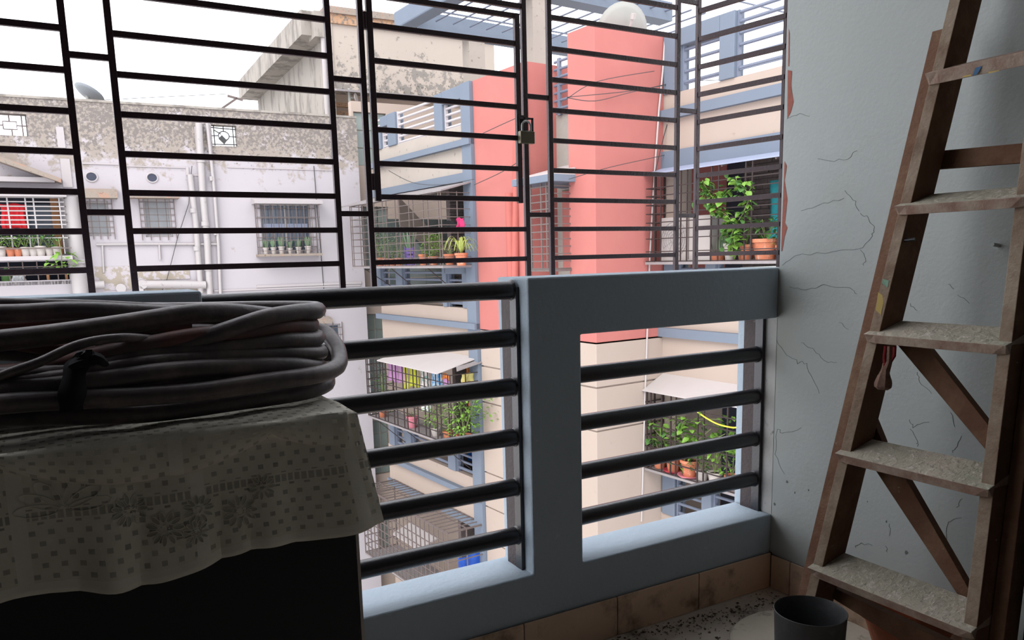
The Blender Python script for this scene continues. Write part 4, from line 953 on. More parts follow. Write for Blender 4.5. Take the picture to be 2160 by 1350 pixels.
# coral pier between the wings, rusticated cream below
part('coral_pier', 'coral', (0.0, 1.2, -1.50, -.05, -.13, 3.83)); part('pier_side', 'coral', (.0, .0 + .02, -1.52, -1.5, -.13, 3.83))
def blocks(a0, a1, b0, b1, ztop, n, h=.615, m='cream'):
    for i in range(n): MB(G).box(a0, a1, b0, b1, ztop - (i + 1) * h + .022, ztop - i * h).build('rusticated_block', M[m], pk, bevel=.006)
    MB(G).box(a0 + .03, a1 - .03, b0 + .03, b1 - .03, -12, ztop).build('pier_core', M['cream'], pk)
blocks(0, 1.2, -1.50, -.05, -.15, 9)
part('recess_wall', 'stucco', (.55, .75, -2.6, -1.45, 2.0, 3.12), (.55, .75, -2.6, -1.45, -12, .85)); part('recess_wall', 'stucco', (.55, .75, -1.62, -1.45, .85, 2.0))
part('window_reveal', 'coral', (.55, .60, -1.95, -1.62, .85, 2.02))
# little window with cage in the recess
bn = -2.62; ao = onB(G, 1164, 378, bn)[0]; zc0, zc1 = onB(G, 1187, 382, bn)[2], onB(G, 1187, 367, bn)[2]
bf = onA(G, 1080, 385, ao)[1]
part('canopy', 'bluetrim', (ao, .55, bn, bf, zc0, zc1))
MB(G).prism([(ao, zc1), (.55, zc1 + .24), (.55, zc1)], 'b', bn, bf).build('canopy_top', M['awnwhite'], pk)
iw = part('inner_window', 'darkroom', (.72, .76, -2.6, -1.6, .85, 2.0))
for z in (.87, 1.98): MB(G).box(.66, .70, -2.5, -1.65, z, z + .04).build('frame', M['awnwhite'], iw)
for b_ in (-2.5, -2.22, -1.95, -1.69): MB(G).box(.66, .70, b_, b_ + .04, .87, 2.02).build('frame', M['awnblue'], iw)
# tower
part('coral_tower', 'coral', (0, 1.28, -3.03, -2.47, -.14, 3.98), bevel=.01)
part('tower_back', 'coral', (1.25, 3, -3.0, -2.3, -.14, 3.0)); part('tower_back', 'cream', (1.25, 3, -3.0, -2.3, -12, -.14))
blocks(-.012, 1.27, -3.045, -2.44, -.16, 9, .615)
MB(G).path([onB(G, x, y, -3.06) for x, y in ((1403, 72), (1398, 150), (1390, 230), (1383, 330), (1376, 440), (1370, 560), (1366, 680), (1361, 820), (1357, 960), (1353, 1100))], .013, 6).build('conduit', M['awnwhite'], pk, smooth=True)
# near wing (B): outer face a = 1.25
BA = 1.25; BB = -9.0
for k in range(NST):
    dz = -3.0 * k
    part('storey_band', 'cream', (BA, BA + .18, BB, -3.03, 2.44 + dz, 3.2 + dz)); part('ledge', 'bluetrim', (BA - .08, BA, BB, -3.0, 2.86 + dz, 2.99 + dz))
    part('lower_trim', 'bluetrim' if k == 0 else 'cream', (BA - (.05 if k == 0 else 0), BA + .18, BB, -3.03, 2.20 + dz, 2.44 + dz)); part('floor_slab', 'cream', (BA + .18, 5, BB, -3.0, 2.78 + dz, 2.98 + dz))
part('inner_wall', 'darkroom', (2.62, 2.75, BB, -3.0, -12, 2.8))
# dark split stone cladding on the inner wall of the top balcony and below
for k in range(2):
    mb = MB(G); zz = .05 - 3 * k
    while zz < 2.3 - 3 * k:
        h = random.uniform(.05, .09); b_ = -6.2
        while b_ < -3.35:
            wd = random.uniform(.10, .26)
            if not (-5.5 < b_ < -4.95 and k == 0): mb.box(2.62 - random.uniform(.01, .05), 2.63, b_ + .006, min(b_ + wd, -3.35), zz + .006, zz + h)
            b_ += wd
        zz += h
    stuff(mb.build('stone_cladding', M['brickdark'], pk))
for k in range(1, NST):
    dz = -3.0 * k
    railset('', BA, BB, -3.35, [3.26 + dz + i * .14 for i in range(5)], [(-3.33, -3.08, 3.2 + dz, 4.1 + dz), (bA(1500, 1050, BA) - .02, bA(1482, 1050, BA), 3.2 + dz, 4.0 + dz), (-5.6, -5.35, 3.2 + dz, 4.0 + dz)], [])
    part('balcony_column', 'bluetrim', (BA, BA + .2, -3.33, -3.06, 3.2 + dz, 4.12 + dz)); part('balcony_column', 'cream', (BA + .02, BA + .2, -3.33, -3.06, 4.12 + dz, 5.2 + dz))
b_l0, b_l1 = bA(1437, 130, BA), -3.05; b_r0, b_r1 = bA(1552, 90, BA), bA(1520, 90, BA)
railset('', BA, BB, b_l1, [zA(1556, y, BA) for y in (142, 118, 93, 68, 44, 24)], [(b_l0, b_l1, 3.2, 3.97), (b_r0, b_r1, 3.2, 4.0), (-7.2, -6.9, 3.2, 4.0)], [(b_r1, b_l0, 3.78, 4.0)])
# short railing over the recess
sr = MB(G).box(.50, .54, -2.45, -1.56, 3.12, 3.14).build('balcony_railing', M['railgrey'], pk)
for i in range(7): z = 3.2 + i * .11; MB(G).path([(.52, -2.5, z), (.52, -1.52, z)], .02, 8).build('rail', M['railgrey'], sr, smooth=True)
MB(G).box(.50, .54, -1.66, -1.60, 3.1, 3.9).build('post', M['railgrey'], sr)
# pergola on the roof
PZ0, PZ1 = 5.6, 5.93
pg = part('pergola_beam', 'bluetrim', (.62, .95, -2, 3.85, PZ0, PZ1), bevel=.03)
part('pergola_beam', 'bluetrim', (.95, 7.5, 3.5, 3.85, PZ0, PZ1)); part('pergola_beam', 'bluetrim', (.95, 5.15, .62, .98, PZ0, PZ1 + .02))
for i in range(16): a_ = 1.35 + i * .40; MB(G).path([(a_, 3.42, PZ0 + .16), (a_, .3 if a_ > 3 else -1.8, PZ0 + .16)], .018, 6).build('pergola_rod', M['railgrey'], pg)
for b_ in (2.75, 1.9, -.6): MB(G).path([(.95, b_, PZ0 + .13), (7.4, b_, PZ0 + .13)], .018, 6).build('pergola_rod', M['railgrey'], pg)
c0, c1 = onB(G, 990, 120, 3.55)[0], onB(G, 1023, 120, 3.55)[0]; part('pergola_column', 'creamfar', (c0, c1, 3.55, 3.82, 2.98, PZ0))
c0, c1 = onB(G, 1124, 60, .66)[0], onB(G, 1155, 60, .66)[0]; part('pergola_column', 'creamfar', (c0, c1, .66, .98, 2.98, PZ0))
MB(G).path([onB(G, x, y, -1.2) for x, y in ((1090, 300), (1088, 450), (1086, 600), (1088, 680))], .06, 10).build('rain_pipe', M['pinkpipe'], pk, smooth=True)
MB(G).path([(-.07, -1.12, -.1), (-.07, -1.12, 2.0)], .07, 10).build('rain_pipe', M['pinkpipe'], pk, smooth=True)
# dish on the tower
c = G.w(onB(G, 1318, 58, -2.75)[0], -2.75, onB(G, 1318, 70, -2.75)[2])
t, C_, x_, y_, n_v = dish('satellite_dish', 'large pale grey dish standing on the coral tower roof', c, .385, (.15, .9, .35), .10, 'dish')
MB().path([tuple(C_ + n_v * -.02 - y_ * .25), tuple(C_ - n_v * .10 + y_ * .02), tuple(C_ - n_v * .16 + y_ * .22)], .018, 6).build('arm', M['awnwhite'], t, smooth=True)
MB().path([tuple(C_ - n_v * .16 + y_ * .19), tuple(C_ - n_v * .16 + y_ * .26)], .035, 8).build('receiver', M['acwhite'], t, smooth=True)
MB().path([tuple(C_ - n_v * .02), (C_.x, C_.y, 3.97)], .03, 8).build('mast', M['dish'], t, smooth=True)

# ------------------------------------------------------------------ window cages and awnings on the coral block
def cage(label, ao, ai, b0, b1, z0, z1, vb, hz, side_b=None, tray=True, m='bars', r=.0075, top=False, struts=()):
    t = thing('balcony_cage', label, 'balcony cage', G.w((ao + ai) / 2, (b0 + b1) / 2, z0))
    for b_ in vb: MB(G).bar((ao, b_, z0), (ao, b_, z1), r).build('bar', M[m], t)
    for z in hz: MB(G).bar((ao, b0, z), (ao, b1, z), r * .85).build('bar', M[m], t)
    for sb in ([b0, b1] if side_b is None else side_b):
        for z in hz: MB(G).bar((ao, sb, z), (ai, sb, z), r * .85).build('bar', M[m], t)
        MB(G).bar(((ao + ai) / 2, sb, z0), ((ao + ai) / 2, sb, z1), r).build('bar', M[m], t)
        MB(G).bar((ai - .02, sb, z0), (ai - .02, sb, z1), r).build('bar', M[m], t)
    if tray: MB(G).box(ao - .01, ai, b0 - .01, b1 + .01, z0 - .035, z0).build('tray', M['tingrey'], t)
    if top:
        n_ = int((b1 - b0) / .16)
        for i in range(n_ + 1): b_ = b0 + (b1 - b0) * i / n_; MB(G).bar((ao, b_, z1), (ai, b_, z1), r * .85).build('bar', M[m], t)
        for a_ in (ao, (ao + ai) / 2, ai - .02): MB(G).bar((a_, b0, z1), (a_, b1, z1), r * .85).build('bar', M[m], t)
    for (b_, dz) in struts: MB(G).bar((ao, b_, z0 - .03), (ai, b_ - .1, z0 - dz), .008).build('strut', M['darkbars'], t)
    return t
def pairs(b0, b1, n, gap=.10): 
    out = []
    for i in range(n + 1): c = b0 + (b1 - b0) * i / n; out += [c - gap / 2, c + gap / 2]
    return [min(max(o, b0), b1) for o in out]
def lin(a, b, n): return [a + (b - a) * i / (n - 1) for i in range(n)]
AO = -.6
cage('long rusty cage full of pots on the top far balcony of the coral block', AO, 0, .06, 3.72, .93, 2.12, pairs(.06, 3.72, 7, .16), lin(.94, 2.1, 10), struts=((3.2, .45), (2.0, .55), (.6, .55)))
aw = thing('tin_awning', 'grey sheet awning over the cage of the top far balcony', 'awning', G.w(-.3, 2, 2.2))
MB(G).hexa([(-.62, -.0, 2.11), (-.62, 4.2, 2.11), (-.62, 4.2, 2.135), (-.62, 0, 2.135)], [(0, 0, 2.27), (0, 4.2, 2.27), (0, 4.2, 2.295), (0, 0, 2.295)]).build('sheet', M['tingrey'], aw)
for b_ in (.4, 1.5, 2.6, 3.6): MB(G).bar((-.6, b_, 2.10), (0, b_, 2.25), .015).build('rafter', M['bars'], aw)
cage('dark barred cage hung with washing on the middle far balcony', AO, 0, -.02, 3.35, -2.05, -.85, pairs(-.02, 3.35, 8, .14), lin(-2.04, -.86, 9), m='darkbars', r=.009, struts=((3.0, .6), (1.7, .6), (.5, .6)))
aw = thing('tin_awning', 'white tin awning shading the washing on the middle far balcony', 'awning', G.w(-.3, 1.2, -.8))
bo0, bo1 = onA(G, 952, 778, -.68)[1], onA(G, 812, 748, -.68)[1]
MB(G).hexa([(-.70, .25, -.86), (-.70, 2.6, -.86), (-.70, 2.6, -.84), (-.70, .25, -.84)], [(0, .05, -.64), (0, 2.3, -.64), (0, 2.3, -.62), (0, .05, -.62)]).build('sheet', M['awnwhite'], aw)
MB(G).hexa([(-.5, -.08, -.80), (-.3, .28, -.76), (-.3, .28, -.74), (-.5, -.08, -.78)], [(.0, -.08, -.70), (.0, .25, -.66), (.0, .25, -.64), (0, -.08, -.68)]).build('torn_sheet', M['tingrey'], aw)
cage('rusty grid cage with barred top on the lowest far balcony', -.75, 0, .0, 3.55, -5.0, -3.55, lin(0, 3.55, 22), lin(-4.98, -3.57, 9), top=True, m='bars', r=.010)
cloth(G, 'tarpaulin', 'b', .1, (-.5, .15, -4.95, -4.1), 'tarp', 'blue tarpaulin inside the lowest far balcony cage', 'tarpaulin', 3, .03)
o = tag(MB(G).hexa([(-.65, 1.3, -4.30), (-.65, 2.4, -4.30), (-.65, 2.4, -4.27), (-.65, 1.3, -4.27)], [(-.25, 1.3, -4.16), (-.25, 2.4, -4.16), (-.25, 2.4, -4.13), (-.25, 1.3, -4.13)]).build('white_board', M['awnwhite']), 'long white board lying in the lowest far balcony cage', 'board')
bav = lambda x, y: onA(G, x, y, .9)
vb_ = [bav(x, 480)[1] for x in (1383, 1396, 1438, 1451, 1502, 1517, 1573, 1587, 1647, 1660)] + [-5.4, -5.9, -6.4]
zt_ = .93
cage('brown cage with creeper and pots on the top near balcony', .88, BA, -6.6, -3.08, zt_, 2.12, vb_, [onA(G, 1640, y, .9)[2] for y in (548, 524, 492, 470, 452, 430, 408, 386, 366)], m='darkbars', r=.0085)
aw = thing('sheet_awning', 'lavender blue sheet awning over the top near balcony cage', 'awning', G.w(1, -5, 2.1))
MB(G).hexa([(.86, -9, 2.11), (.86, -3.04, 2.11), (.86, -3.04, 2.125), (.86, -9, 2.125)], [(BA - .05, -9, 2.20), (BA - .05, -3.04, 2.20), (BA - .05, -3.04, 2.215), (BA - .05, -9, 2.215)]).build('sheet', M['awnblue'], aw)
for b_ in (-3.6, -4.4, -5.2, -6): MB(G).bar((.88, b_, 2.10), (BA - .05, b_, 2.19), .012).build('rafter', M['bars'], aw)
cage('black cage of leafy pots on the lower near balcony', .88, BA, -6.2, -3.08, -2.04, -.88, [bav(x, 900)[1] for x in (1367, 1375, 1398, 1417, 1428, 1474, 1487, 1537)] + [-5.0, -5.6, -6.1], lin(-2.03, -.9, 8), m='darkbars', r=.010)
aw = thing('tin_awning', 'white tin awning with dark scrapes over the lower near balcony cage', 'awning', G.w(1, -4, -.8))
MB(G).hexa([(.84, -8, -.90), (.84, -3.05, -.90), (.84, -3.05, -.885), (.84, -8, -.885)], [(BA, -8, -.70), (BA, -3.05, -.70), (BA, -3.05, -.685), (BA, -8, -.685)]).build('sheet', M['awnwhite'], aw)
# recess window cage
ca = thing('window_cage', 'small grey window cage in the recess beside the coral tower', 'window cage', G.w(.2, -2, .9))
zt0_, zt1_ = onB(G, 1185, 566, -2.5)[2], zc0
ax_ = onB(G, 1165, 480, -2.5)[0]; bfc = onA(G, 1121, 480, ax_)[1]
for z in lin(zt0_, zt1_ - .05, 12):
    MB(G).bar((ax_, -2.5, z), (ax_, bfc, z), .009).build('bar', M['bars'], ca)
    MB(G).bar((ax_, -2.5, z), (.55, -2.5, z), .008).build('bar', M['bars'], ca)
for b_ in (-2.5, -2.38, (bfc - 2.5) / 2, bfc): MB(G).bar((ax_, b_, zt0_ - .02), (ax_, b_, zt1_), .011).build('bar', M['bars'], ca)
for a_ in (0.05, .2): MB(G).bar((a_, -2.5, zt0_ - .02), (a_, -2.5, zt1_), .010).build('bar', M['bars'], ca)
MB(G).box(ax_ - .02, .55, -2.52, bfc + .02, zt0_ - .04, zt0_ - .01).build('tray', M['bars'], ca)
# outdoor unit of an air conditioner
b_r, b_m, b_l = onA(G, 1502, 500, 1.0)[1], onA(G, 1455, 500, 1.0)[1], onA(G, 1397, 500, 1.0)[1]
za0, za1 = zt_ + .01, onA(G, 1440, 457, 1.0)[2]
ac = thing('air_conditioner', 'white outdoor air conditioner unit inside the top near balcony cage', 'air conditioner', G.w(1.1, (b_r + b_l) / 2, za0))
MB(G).box(.97, 1.24, b_r, b_l, za0, za1).build('casing', M['acwhite'], ac, bevel=.01)
cb_ = (b_m + b_l) / 2 + .0; cz_ = (za0 + za1) / 2; rf = min((b_l - b_m) / 2, (za1 - za0) / 2) * .92
mb = MB(G)
for rr_ in lin(rf * .15, rf, 6): mb.path([(.962, cb_ + rr_ * math.cos(k * PI / 12), cz_ + rr_ * math.sin(k * PI / 12)) for k in range(24)], .005, 4, closed=True)
for k in range(12): mb.path([(.962, cb_ + rf * .15 * math.cos(k * PI / 6), cz_ + rf * .15 * math.sin(k * PI / 6)), (.962, cb_ + rf * math.cos(k * PI / 6), cz_ + rf * math.sin(k * PI / 6))], .004, 4)
mb.build('fan_guard', M['pvc'], ac)
MB(G).box(.965, .972, b_m - .015, b_m, za0 + .02, za1 - .02).build('panel_seam', M['bars'], ac)
cloth(G, 'curtain', 'a', 1.9, (onA(G, 1662, 440, 1.9)[1] - .3, onA(G, 1622, 440, 1.9)[1], onA(G, 1640, 520, 1.9)[2], onA(G, 1640, 378, 1.9)[2]), 'teal', 'teal curtain at the back of the top near balcony', 'curtain', 4, .03)
MB(G).box(1.5, 1.56, onA(G, 1452, 450, 1.5)[1], onA(G, 1442, 450, 1.5)[1], .2, 2.3).build('door_jamb', M['cream'], pk)
# washing
def wash(x0, y0, x1, y1, m, label, b=None, a=-.5, grp='washing hung in the middle far balcony'):
    if b is None: r = rA(G, x0, y0, x1, y1, a); r = (r[0], r[1], r[2], min(r[3], -.875)); return cloth(G, 'washing', 'a', a, r, m, label, 'washing', 2, .015, grp)
    r = rB(G, x0, y0, x1, y1, b); return cloth(G, 'washing', 'b', b, r, m, label, 'washing', 2, .015, grp)
wash(818, 748, 837, 804, 'lilac', 'lilac cloth at the far left end of the washing'); wash(839, 750, 852, 808, 'lilac', 'second lilac cloth from the left, beside the narrow lime one')
wash(852, 752, 859, 822, 'lime', 'narrow lime green strip of washing after the lilac cloths'); wash(863, 760, 881, 816, 'lime', 'broad lime green cloth in the middle of the washing')
wash(886, 765, 904, 822, 'printc', 'pale cloth with dark green print among the washing'); wash(909, 770, 931, 815, 'bluep', 'pale cloth with a blue print among the washing')
wash(932, 776, 948, 800, 'orange', 'small orange cloth to the right of the blue print'); wash(934, 800, 950, 825, 'lilac', 'pinkish cloth hanging below the small orange one')
wash(974, 787, 1003, 806, 'yellowc', 'pale yellow cloth folded over a bar near the coral pier', b=.12); wash(984, 772, 1014, 803, 'orange', 'wide rust orange cloth behind the pale yellow one', b=.3); wash(990, 838, 1014, 856, 'orange', 'orange cloth hanging lowest, near the coral pier', b=.3)
o = wash(888, 815, 906, 868, 'whitecloth', 'plain grey white cloth hanging low behind the creeper')
cloth(G, 'magenta_cloth', 'a', -.3, rA(G, 962, 460, 977, 480, -.3), 'magenta', 'small magenta cloth above the spider plant on the top far balcony', 'cloth', 2, .03)
cloth(G, 'black_cloth', 'a', -.2, rA(G, 938, 466, 958, 482, -.2), 'tie', 'black cloth beside the magenta one on the top far balcony', 'cloth', 2, .03)
p = G.w(.5, bA(985, 965, .5), -2.75); tag(MB().lathe((p.x, p.y, p.z), [(.001, 0), (.16, 0), (.19, .38), (.18, .38), (.15, .02), (.001, .02)], 20).build('blue_tub', M['bluetub'], smooth=True), 'blue plastic tub behind the rail of the middle far balcony', 'tub')
# cables
cw = thing('overhead_cable', 'loose dark cables sagging across the coral tower and pier', 'cable', G.w(.6, -3.1, 2.5))
for pts in ([(1196, 208), (1260, 172), (1380, 150)], [(1196, 205), (1330, 192), (1430, 175)], [(1196, 206), (1255, 213), (1330, 195), (1430, 172)], [(1200, 378), (1290, 352), (1430, 320), (1530, 285), (1640, 232)], [(1430, 172), (1540, 168), (1655, 165)], [(1380, 372), (1405, 270), (1425, 215)]):
    MB(G).path(smooth_pts([onB(G, x, y, -3.10) for x, y in pts], 5), .006, 4).build('cable', M['wire'], cw)
for pts in ([(1000, 390), (1060, 362), (1110, 330)], [(820, 360), (870, 385), (930, 390), (1000, 378)], [(1000, 290), (1060, 262), (1110, 240)]):
    MB(G).path(smooth_pts([onA(G, x, y, -.12) for x, y in pts], 5), .006, 4).build('cable', M['wire'], cw)

# ------------------------------------------------------------------ plants
def foliage(c, w_, h_, n, L, m, up=.4, droop=.35, seed=0, spread=1.0):
    rnd = random.Random(seed); mb = MB()
    for i in range(n):
        an = rnd.uniform(0, 2 * PI); rr_ = w_ * math.sqrt(rnd.random()) * .5 * spread; z = h_ * rnd.random() ** .8
        k = 1 - .5 * abs(z / h_ - .45)
        p = c + Vector((rr_ * math.cos(an) * k, rr_ * math.sin(an) * k, z)); d = Vector((math.cos(an) * (.4 + rnd.random()), math.sin(an) * (.4 + rnd.random()), rnd.uniform(-.3, up + .5)))
        mb.leaf(p, d, Vector((0, 0, 1)), L * rnd.uniform(.7, 1.3), L * rnd.uniform(.4, .6), droop)
    return mb
def stems(c, w_, h_, n, seed=0):
    rnd = random.Random(seed); mb = MB()
    for i in range(n):
        an = rnd.uniform(0, 2 * PI); e = c + Vector((w_ * .4 * math.cos(an), w_ * .4 * math.sin(an), h_ * rnd.uniform(.6, 1))); mb.path([tuple(c), tuple((c + e) / 2 + Vector((0, 0, h_ * .08))), tuple(e)], .005, 4)
    return mb
def plant(name, label, loc, pr_, ph, potm, kind, fw, fh, n=60, L=.07, fm='green2', group=None, seed=1, saucer=None, cat='potted plant'):
    t = thing(name, label, cat, loc, group); x, y, z = loc
    pt = MB().lathe((x, y, z), [(.001, 0), (pr_ * .7, 0), (pr_ * .95, ph * .82), (pr_ * 1.08, ph * .84), (pr_ * 1.08, ph), (pr_ * .95, ph), (pr_ * .9, ph * .88), (.001, ph * .86)], 16).build('pot', M[potm], t, smooth=True)
    MB().lathe((x, y, z + ph * .87), [(pr_ * .88, 0), (.001, .004)], 12).build('soil', M['soil'], pt)
    if saucer: MB().lathe((x, y, z - .0), [(.001, 0), (pr_ * 1.15, 0), (pr_ * 1.35, .03), (pr_ * 1.3, .03), (pr_ * 1.1, .008), (.001, .006)], 16).build('saucer', M[saucer], t, smooth=True)
    c = Vector((x, y, z + ph * .88)); rnd = random.Random(seed)
    if kind == 'spider':
        for i in range(26):
            an = 2 * PI * i / 26 + rnd.uniform(-.1, .1); ln = fw * .5 * rnd.uniform(.6, 1.1); hh = fh * rnd.uniform(.5, 1)
            P = smooth_pts([(0, 0), (ln * .35, hh * .85), (ln * .7, hh * .9), (ln, hh * .35 - .02)], 4); mb = MB(); vs = []
            sx_, sy_ = -math.sin(an), math.cos(an)
            for k, (rr_, zz) in enumerate(P):
                ww = .010 * (1 - (k / len(P)) ** 2) + .001; q = c + Vector((rr_ * math.cos(an), rr_ * math.sin(an), zz)); s_ = Vector((sx_, sy_, 0)) * ww
                vs += [q - s_ + Vector((0, 0, .003)), q, q + s_ + Vector((0, 0, .003))]
            mb.add(vs, [(k * 3 + j, k * 3 + j + 1, k * 3 + j + 4, k * 3 + j + 3) for k in range(len(P) - 1) for j in (0, 1)], raw=True); mb.build('leaf', M[fm], t)
    elif kind == 'sword':
        for i in range(12):
            an = rnd.uniform(0, 2 * PI); hh = fh * rnd.uniform(.6, 1); q = c + Vector((pr_ * .5 * math.cos(an), pr_ * .5 * math.sin(an), 0)); mb = MB(); mb.leaf(q, Vector((.25 * math.cos(an), .25 * math.sin(an), 1)), Vector((math.cos(an), math.sin(an), 0)), hh, .04, -.05); mb.build('leaf', M[fm], t)
    else:
        stems(c, fw, fh, 6, seed).build('stems', M['stem'], t)
        stuff(foliage(c, fw, fh, n, L, M[fm], seed=seed).build('foliage', M[fm], t))
    return t
def copyplant(src, loc, rot=0, label=None, s=1.0):
    r = src.copy(); COL.objects.link(r); r.location = loc; r.rotation_euler = (0, 0, rot); r.scale = (s, s, s)
    if label: r['label'] = label
    for ch in list(src.children):
        c = ch.copy(); COL.objects.link(c); c.parent = r
        for g_ in ch.children: d = g_.copy(); COL.objects.link(d); d.parent = c
    return r
# left ledge of the white block
ORD = ['hidden outermost', 'hidden second', 'leftmost visible', 'terracotta fourth', 'pale pot, fifth', 'pale pot, seventh', 'pale pot, eighth', 'rightmost']
ORW = ['second', 'third', 'fourth', 'fifth', 'rightmost']
zz = hB1[2] - .03
gl = 'flower pots along the left balcony shelf of the white block'
lb = 'small leafy pot in the row on the left balcony shelf of the white block'
P1 = plant('potted_plant', 'terracotta third pot on the left balcony shelf of the white block', W.w(onB(W, 22, 530, -.3)[0], -.3, zz), .075, .15, 'terracotta', 'bush', .26, .22, 34, .07, 'green1', gl, 3)
P2 = plant('potted_plant', 'pale pot, sixth on the left balcony shelf of the white block', W.w(onB(W, 70, 530, -.3)[0], -.3, zz), .075, .15, 'whitepot', 'bush', .26, .24, 34, .07, 'green2', gl, 4)
for i, px in enumerate((-45, -20, 2, 38, 54, 86, 104, 120)): copyplant(P1 if px < 60 and i % 2 else P2, W.w(onB(W, px, 530, -.3)[0], -.3, zz), i * 1.3, ORD[i] + ' leafy pot on the left balcony shelf of the white block', .95 + .1 * (i % 3))
c = W.w(onB(W, 130, 560, -.35)[0], -.42, onB(W, 130, 572, -.4)[2]); 
t = thing('trailing_plant', 'bright trailing plant hanging below the left balcony shelf of the white block', 'plant', c); stuff(foliage(c, .50, .34, 34, .16, None, seed=9).build('foliage', M['green1'], t)); MB().path([tuple(c + Vector((0, .05, .55))), tuple(c + Vector((.02, 0, .3))), tuple(c)], .008, 5).build('stem', M['stem'], t)
# pots on the shelf of the grilled window
gl = 'pots on the sill shelf of the grilled window of the white block'; lb = 'leftmost pale pot on the sill shelf of the grilled window of the white block'
zz = hW4[2] - .045; P3 = None
for i, px in enumerate((561, 577, 594, 612, 630, 650)):
    loc = W.w(onB(W, px, 522, -.2)[0], -.18, zz)
    if P3 is None: P3 = plant('potted_plant', lb, loc, .055, .13, 'whitepot', 'sword', .2, .20, fm='green3', group=gl, seed=6)
    else: copyplant(P3, loc, i * 1.1, ORW[i - 1] + ' pale pot on the sill shelf of the grilled window of the white block', .9 + .12 * (i % 3))
# top far balcony
zt2 = .93
def Aloc(px, py, a, z): q = onA(G, px, py, a); return G.w(a, q[1], z)
plant('spider_plant', 'yellow striped spider plant in terracotta pot at the pier end of the top far cage', Aloc(973, 545, -.38, zt2), .10, .20, 'terracotta', 'spider', .62, .30, fm='striped', seed=2)
plant('potted_plant', 'terracotta pot left of the spider plant in the top far cage', Aloc(948, 545, -.40, zt2), .09, .19, 'terracotta', 'bush', .16, .10, 14, .05, 'green2', seed=8)
plant('bushy_plant', 'light green bushy plant spilling over the tray of the top far cage', Aloc(914, 545, -.42, zt2), .09, .16, 'terracotta', 'bush', .42, .40, 420, .05, 'green1', seed=5)
plant('potted_plant', 'terracotta pot between the bushy plant and the purple crate', Aloc(893, 545, -.45, zt2), .08, .20, 'terracotta', 'bush', .14, .16, 20, .05, 'green3', seed=12)
plant('sword_plant', 'dark upright sword leaved plant above the purple crate in the top far cage', Aloc(866, 540, -.38, zt2 + .0), .08, .26, 'purple', 'sword', .3, .48, fm='green3', seed=3)
pcr = thing('purple_crate', 'purple slatted crate on the tray of the top far cage', 'crate', Aloc(866, 540, -.5, zt2))
q = Aloc(866, 540, -.52, zt2); ql = G.loc(q)
for i in range(5): MB(G).box(-.53, -.51, ql[1] - .17, ql[1] + .17, zt2 + .02 + i * .065, zt2 + .055 + i * .065).build('slat', M['purple'], pcr)
for d_ in (-.17, .15): MB(G).box(-.55, -.53, ql[1] + d_, ql[1] + d_ + .02, zt2, zt2 + .34).build('slat', M['purple'], pcr)
gl = 'pots at the far end of the top far cage'; lb = 'fourth terracotta pot from the far end of the top far cage'
P4 = plant('potted_plant', lb, Aloc(842, 545, -.42, zt2), .08, .15, 'terracotta', 'bush', .34, .46, 170, .05, 'green3', gl, 15)
for i, px in enumerate((828, 815, 803)): copyplant(P4, Aloc(px, 545, -.42, zt2), i * 2.1, ['third', 'second', 'outermost'][i] + ' terracotta pot at the far end of the top far cage', .9 + .1 * i)
# middle far balcony
zt3 = -2.05
plant('leafy_shrub', 'bright green leafy shrub at the pier end of the middle far cage', Aloc(978, 890, -.42, zt3), .13, .18, 'terracotta', 'bush', .66, .78, 380, .085, 'green1', seed=21)
plant('bushy_plant', 'pale fine leaved plant in the middle of the middle far cage', Aloc(918, 880, -.45, zt3), .09, .15, 'whitepot', 'bush', .5, .55, 300, .055, 'green1', seed=22)
plant('potted_plant', 'pink plastic pot by the bars of the middle far cage', Aloc(868, 850, -.45, zt3 + .0), .10, .22, 'pinkpot', 'bush', .2, .12, 18, .06, 'green2', seed=23)
plant('leafy_shrub', 'green plant at the far end of the middle far cage', Aloc(805, 830, -.45, zt3), .09, .15, 'terracotta', 'bush', .5, .75, 90, .08, 'green2', seed=24)
plant('potted_plant', 'small terracotta pot beside the fine leaved plant in the middle far cage', Aloc(945, 890, -.42, zt3), .10, .16, 'terracotta', 'bush', .22, .24, 40, .07, 'green2', seed=25)
c = G.w(-.10, -.35, onA(G, 1035, 870, -.1)[2])
t = thing('climbing_spray', 'light green spray of creeper reaching past the cream pier', 'plant', c); stuff(foliage(c + Vector((0, 0, -.15)), .40, .5, 40, .09, None, seed=31).build('foliage', M['green1'], t)); q = G.w(-.38, .3, -1.75); MB().path([tuple(q), tuple((q + c) / 2 + Vector((0, 0, .1))), tuple(c)], .006, 5).build('stem', M['stem'], t)
# top near balcony
def Bloc(px, a, z, py=540): q = onA(G, px, py, a); return G.w(a, q[1], z)
zt4 = .93; ab = 1.05
plant('potted_plant', 'big round terracotta bowl with dark leaves and a yellow leaf on the top near balcony', Bloc(1614, ab, zt4), .16, .26, 'terracotta', 'bush', .40, .28, 60, .11, 'green2', seed=41)
plant('fern', 'yellow green feathery fern in a tan pot on the top near balcony', Bloc(1541, ab, zt4), .09, .22, 'whitepot', 'bush', .28, .26, 220, .04, 'green1', seed=42)
plant('potted_plant', 'square shouldered terracotta pot left of the big bowl on the top near balcony', Bloc(1573, ab, zt4), .115, .20, 'terracotta', 'bush', .30, .30, 80, .05, 'green1', seed=43)
plant('sword_plant', 'low terracotta dish with pointed leaves beside the air conditioner', Bloc(1515, ab, zt4), .11, .10, 'terracotta', 'sword', .3, .36, fm='green3', seed=44)
plant('potted_plant', 'small terracotta pot with pale leaves against the right wall edge', Bloc(1650, ab, zt4), .08, .18, 'terracotta', 'bush', .2, .2, 30, .06, 'striped', seed=45)
cr = thing('creeper', 'leafy creeper climbing the bars of the top near balcony cage', 'plant', Bloc(1545, .93, zt4 + .15))
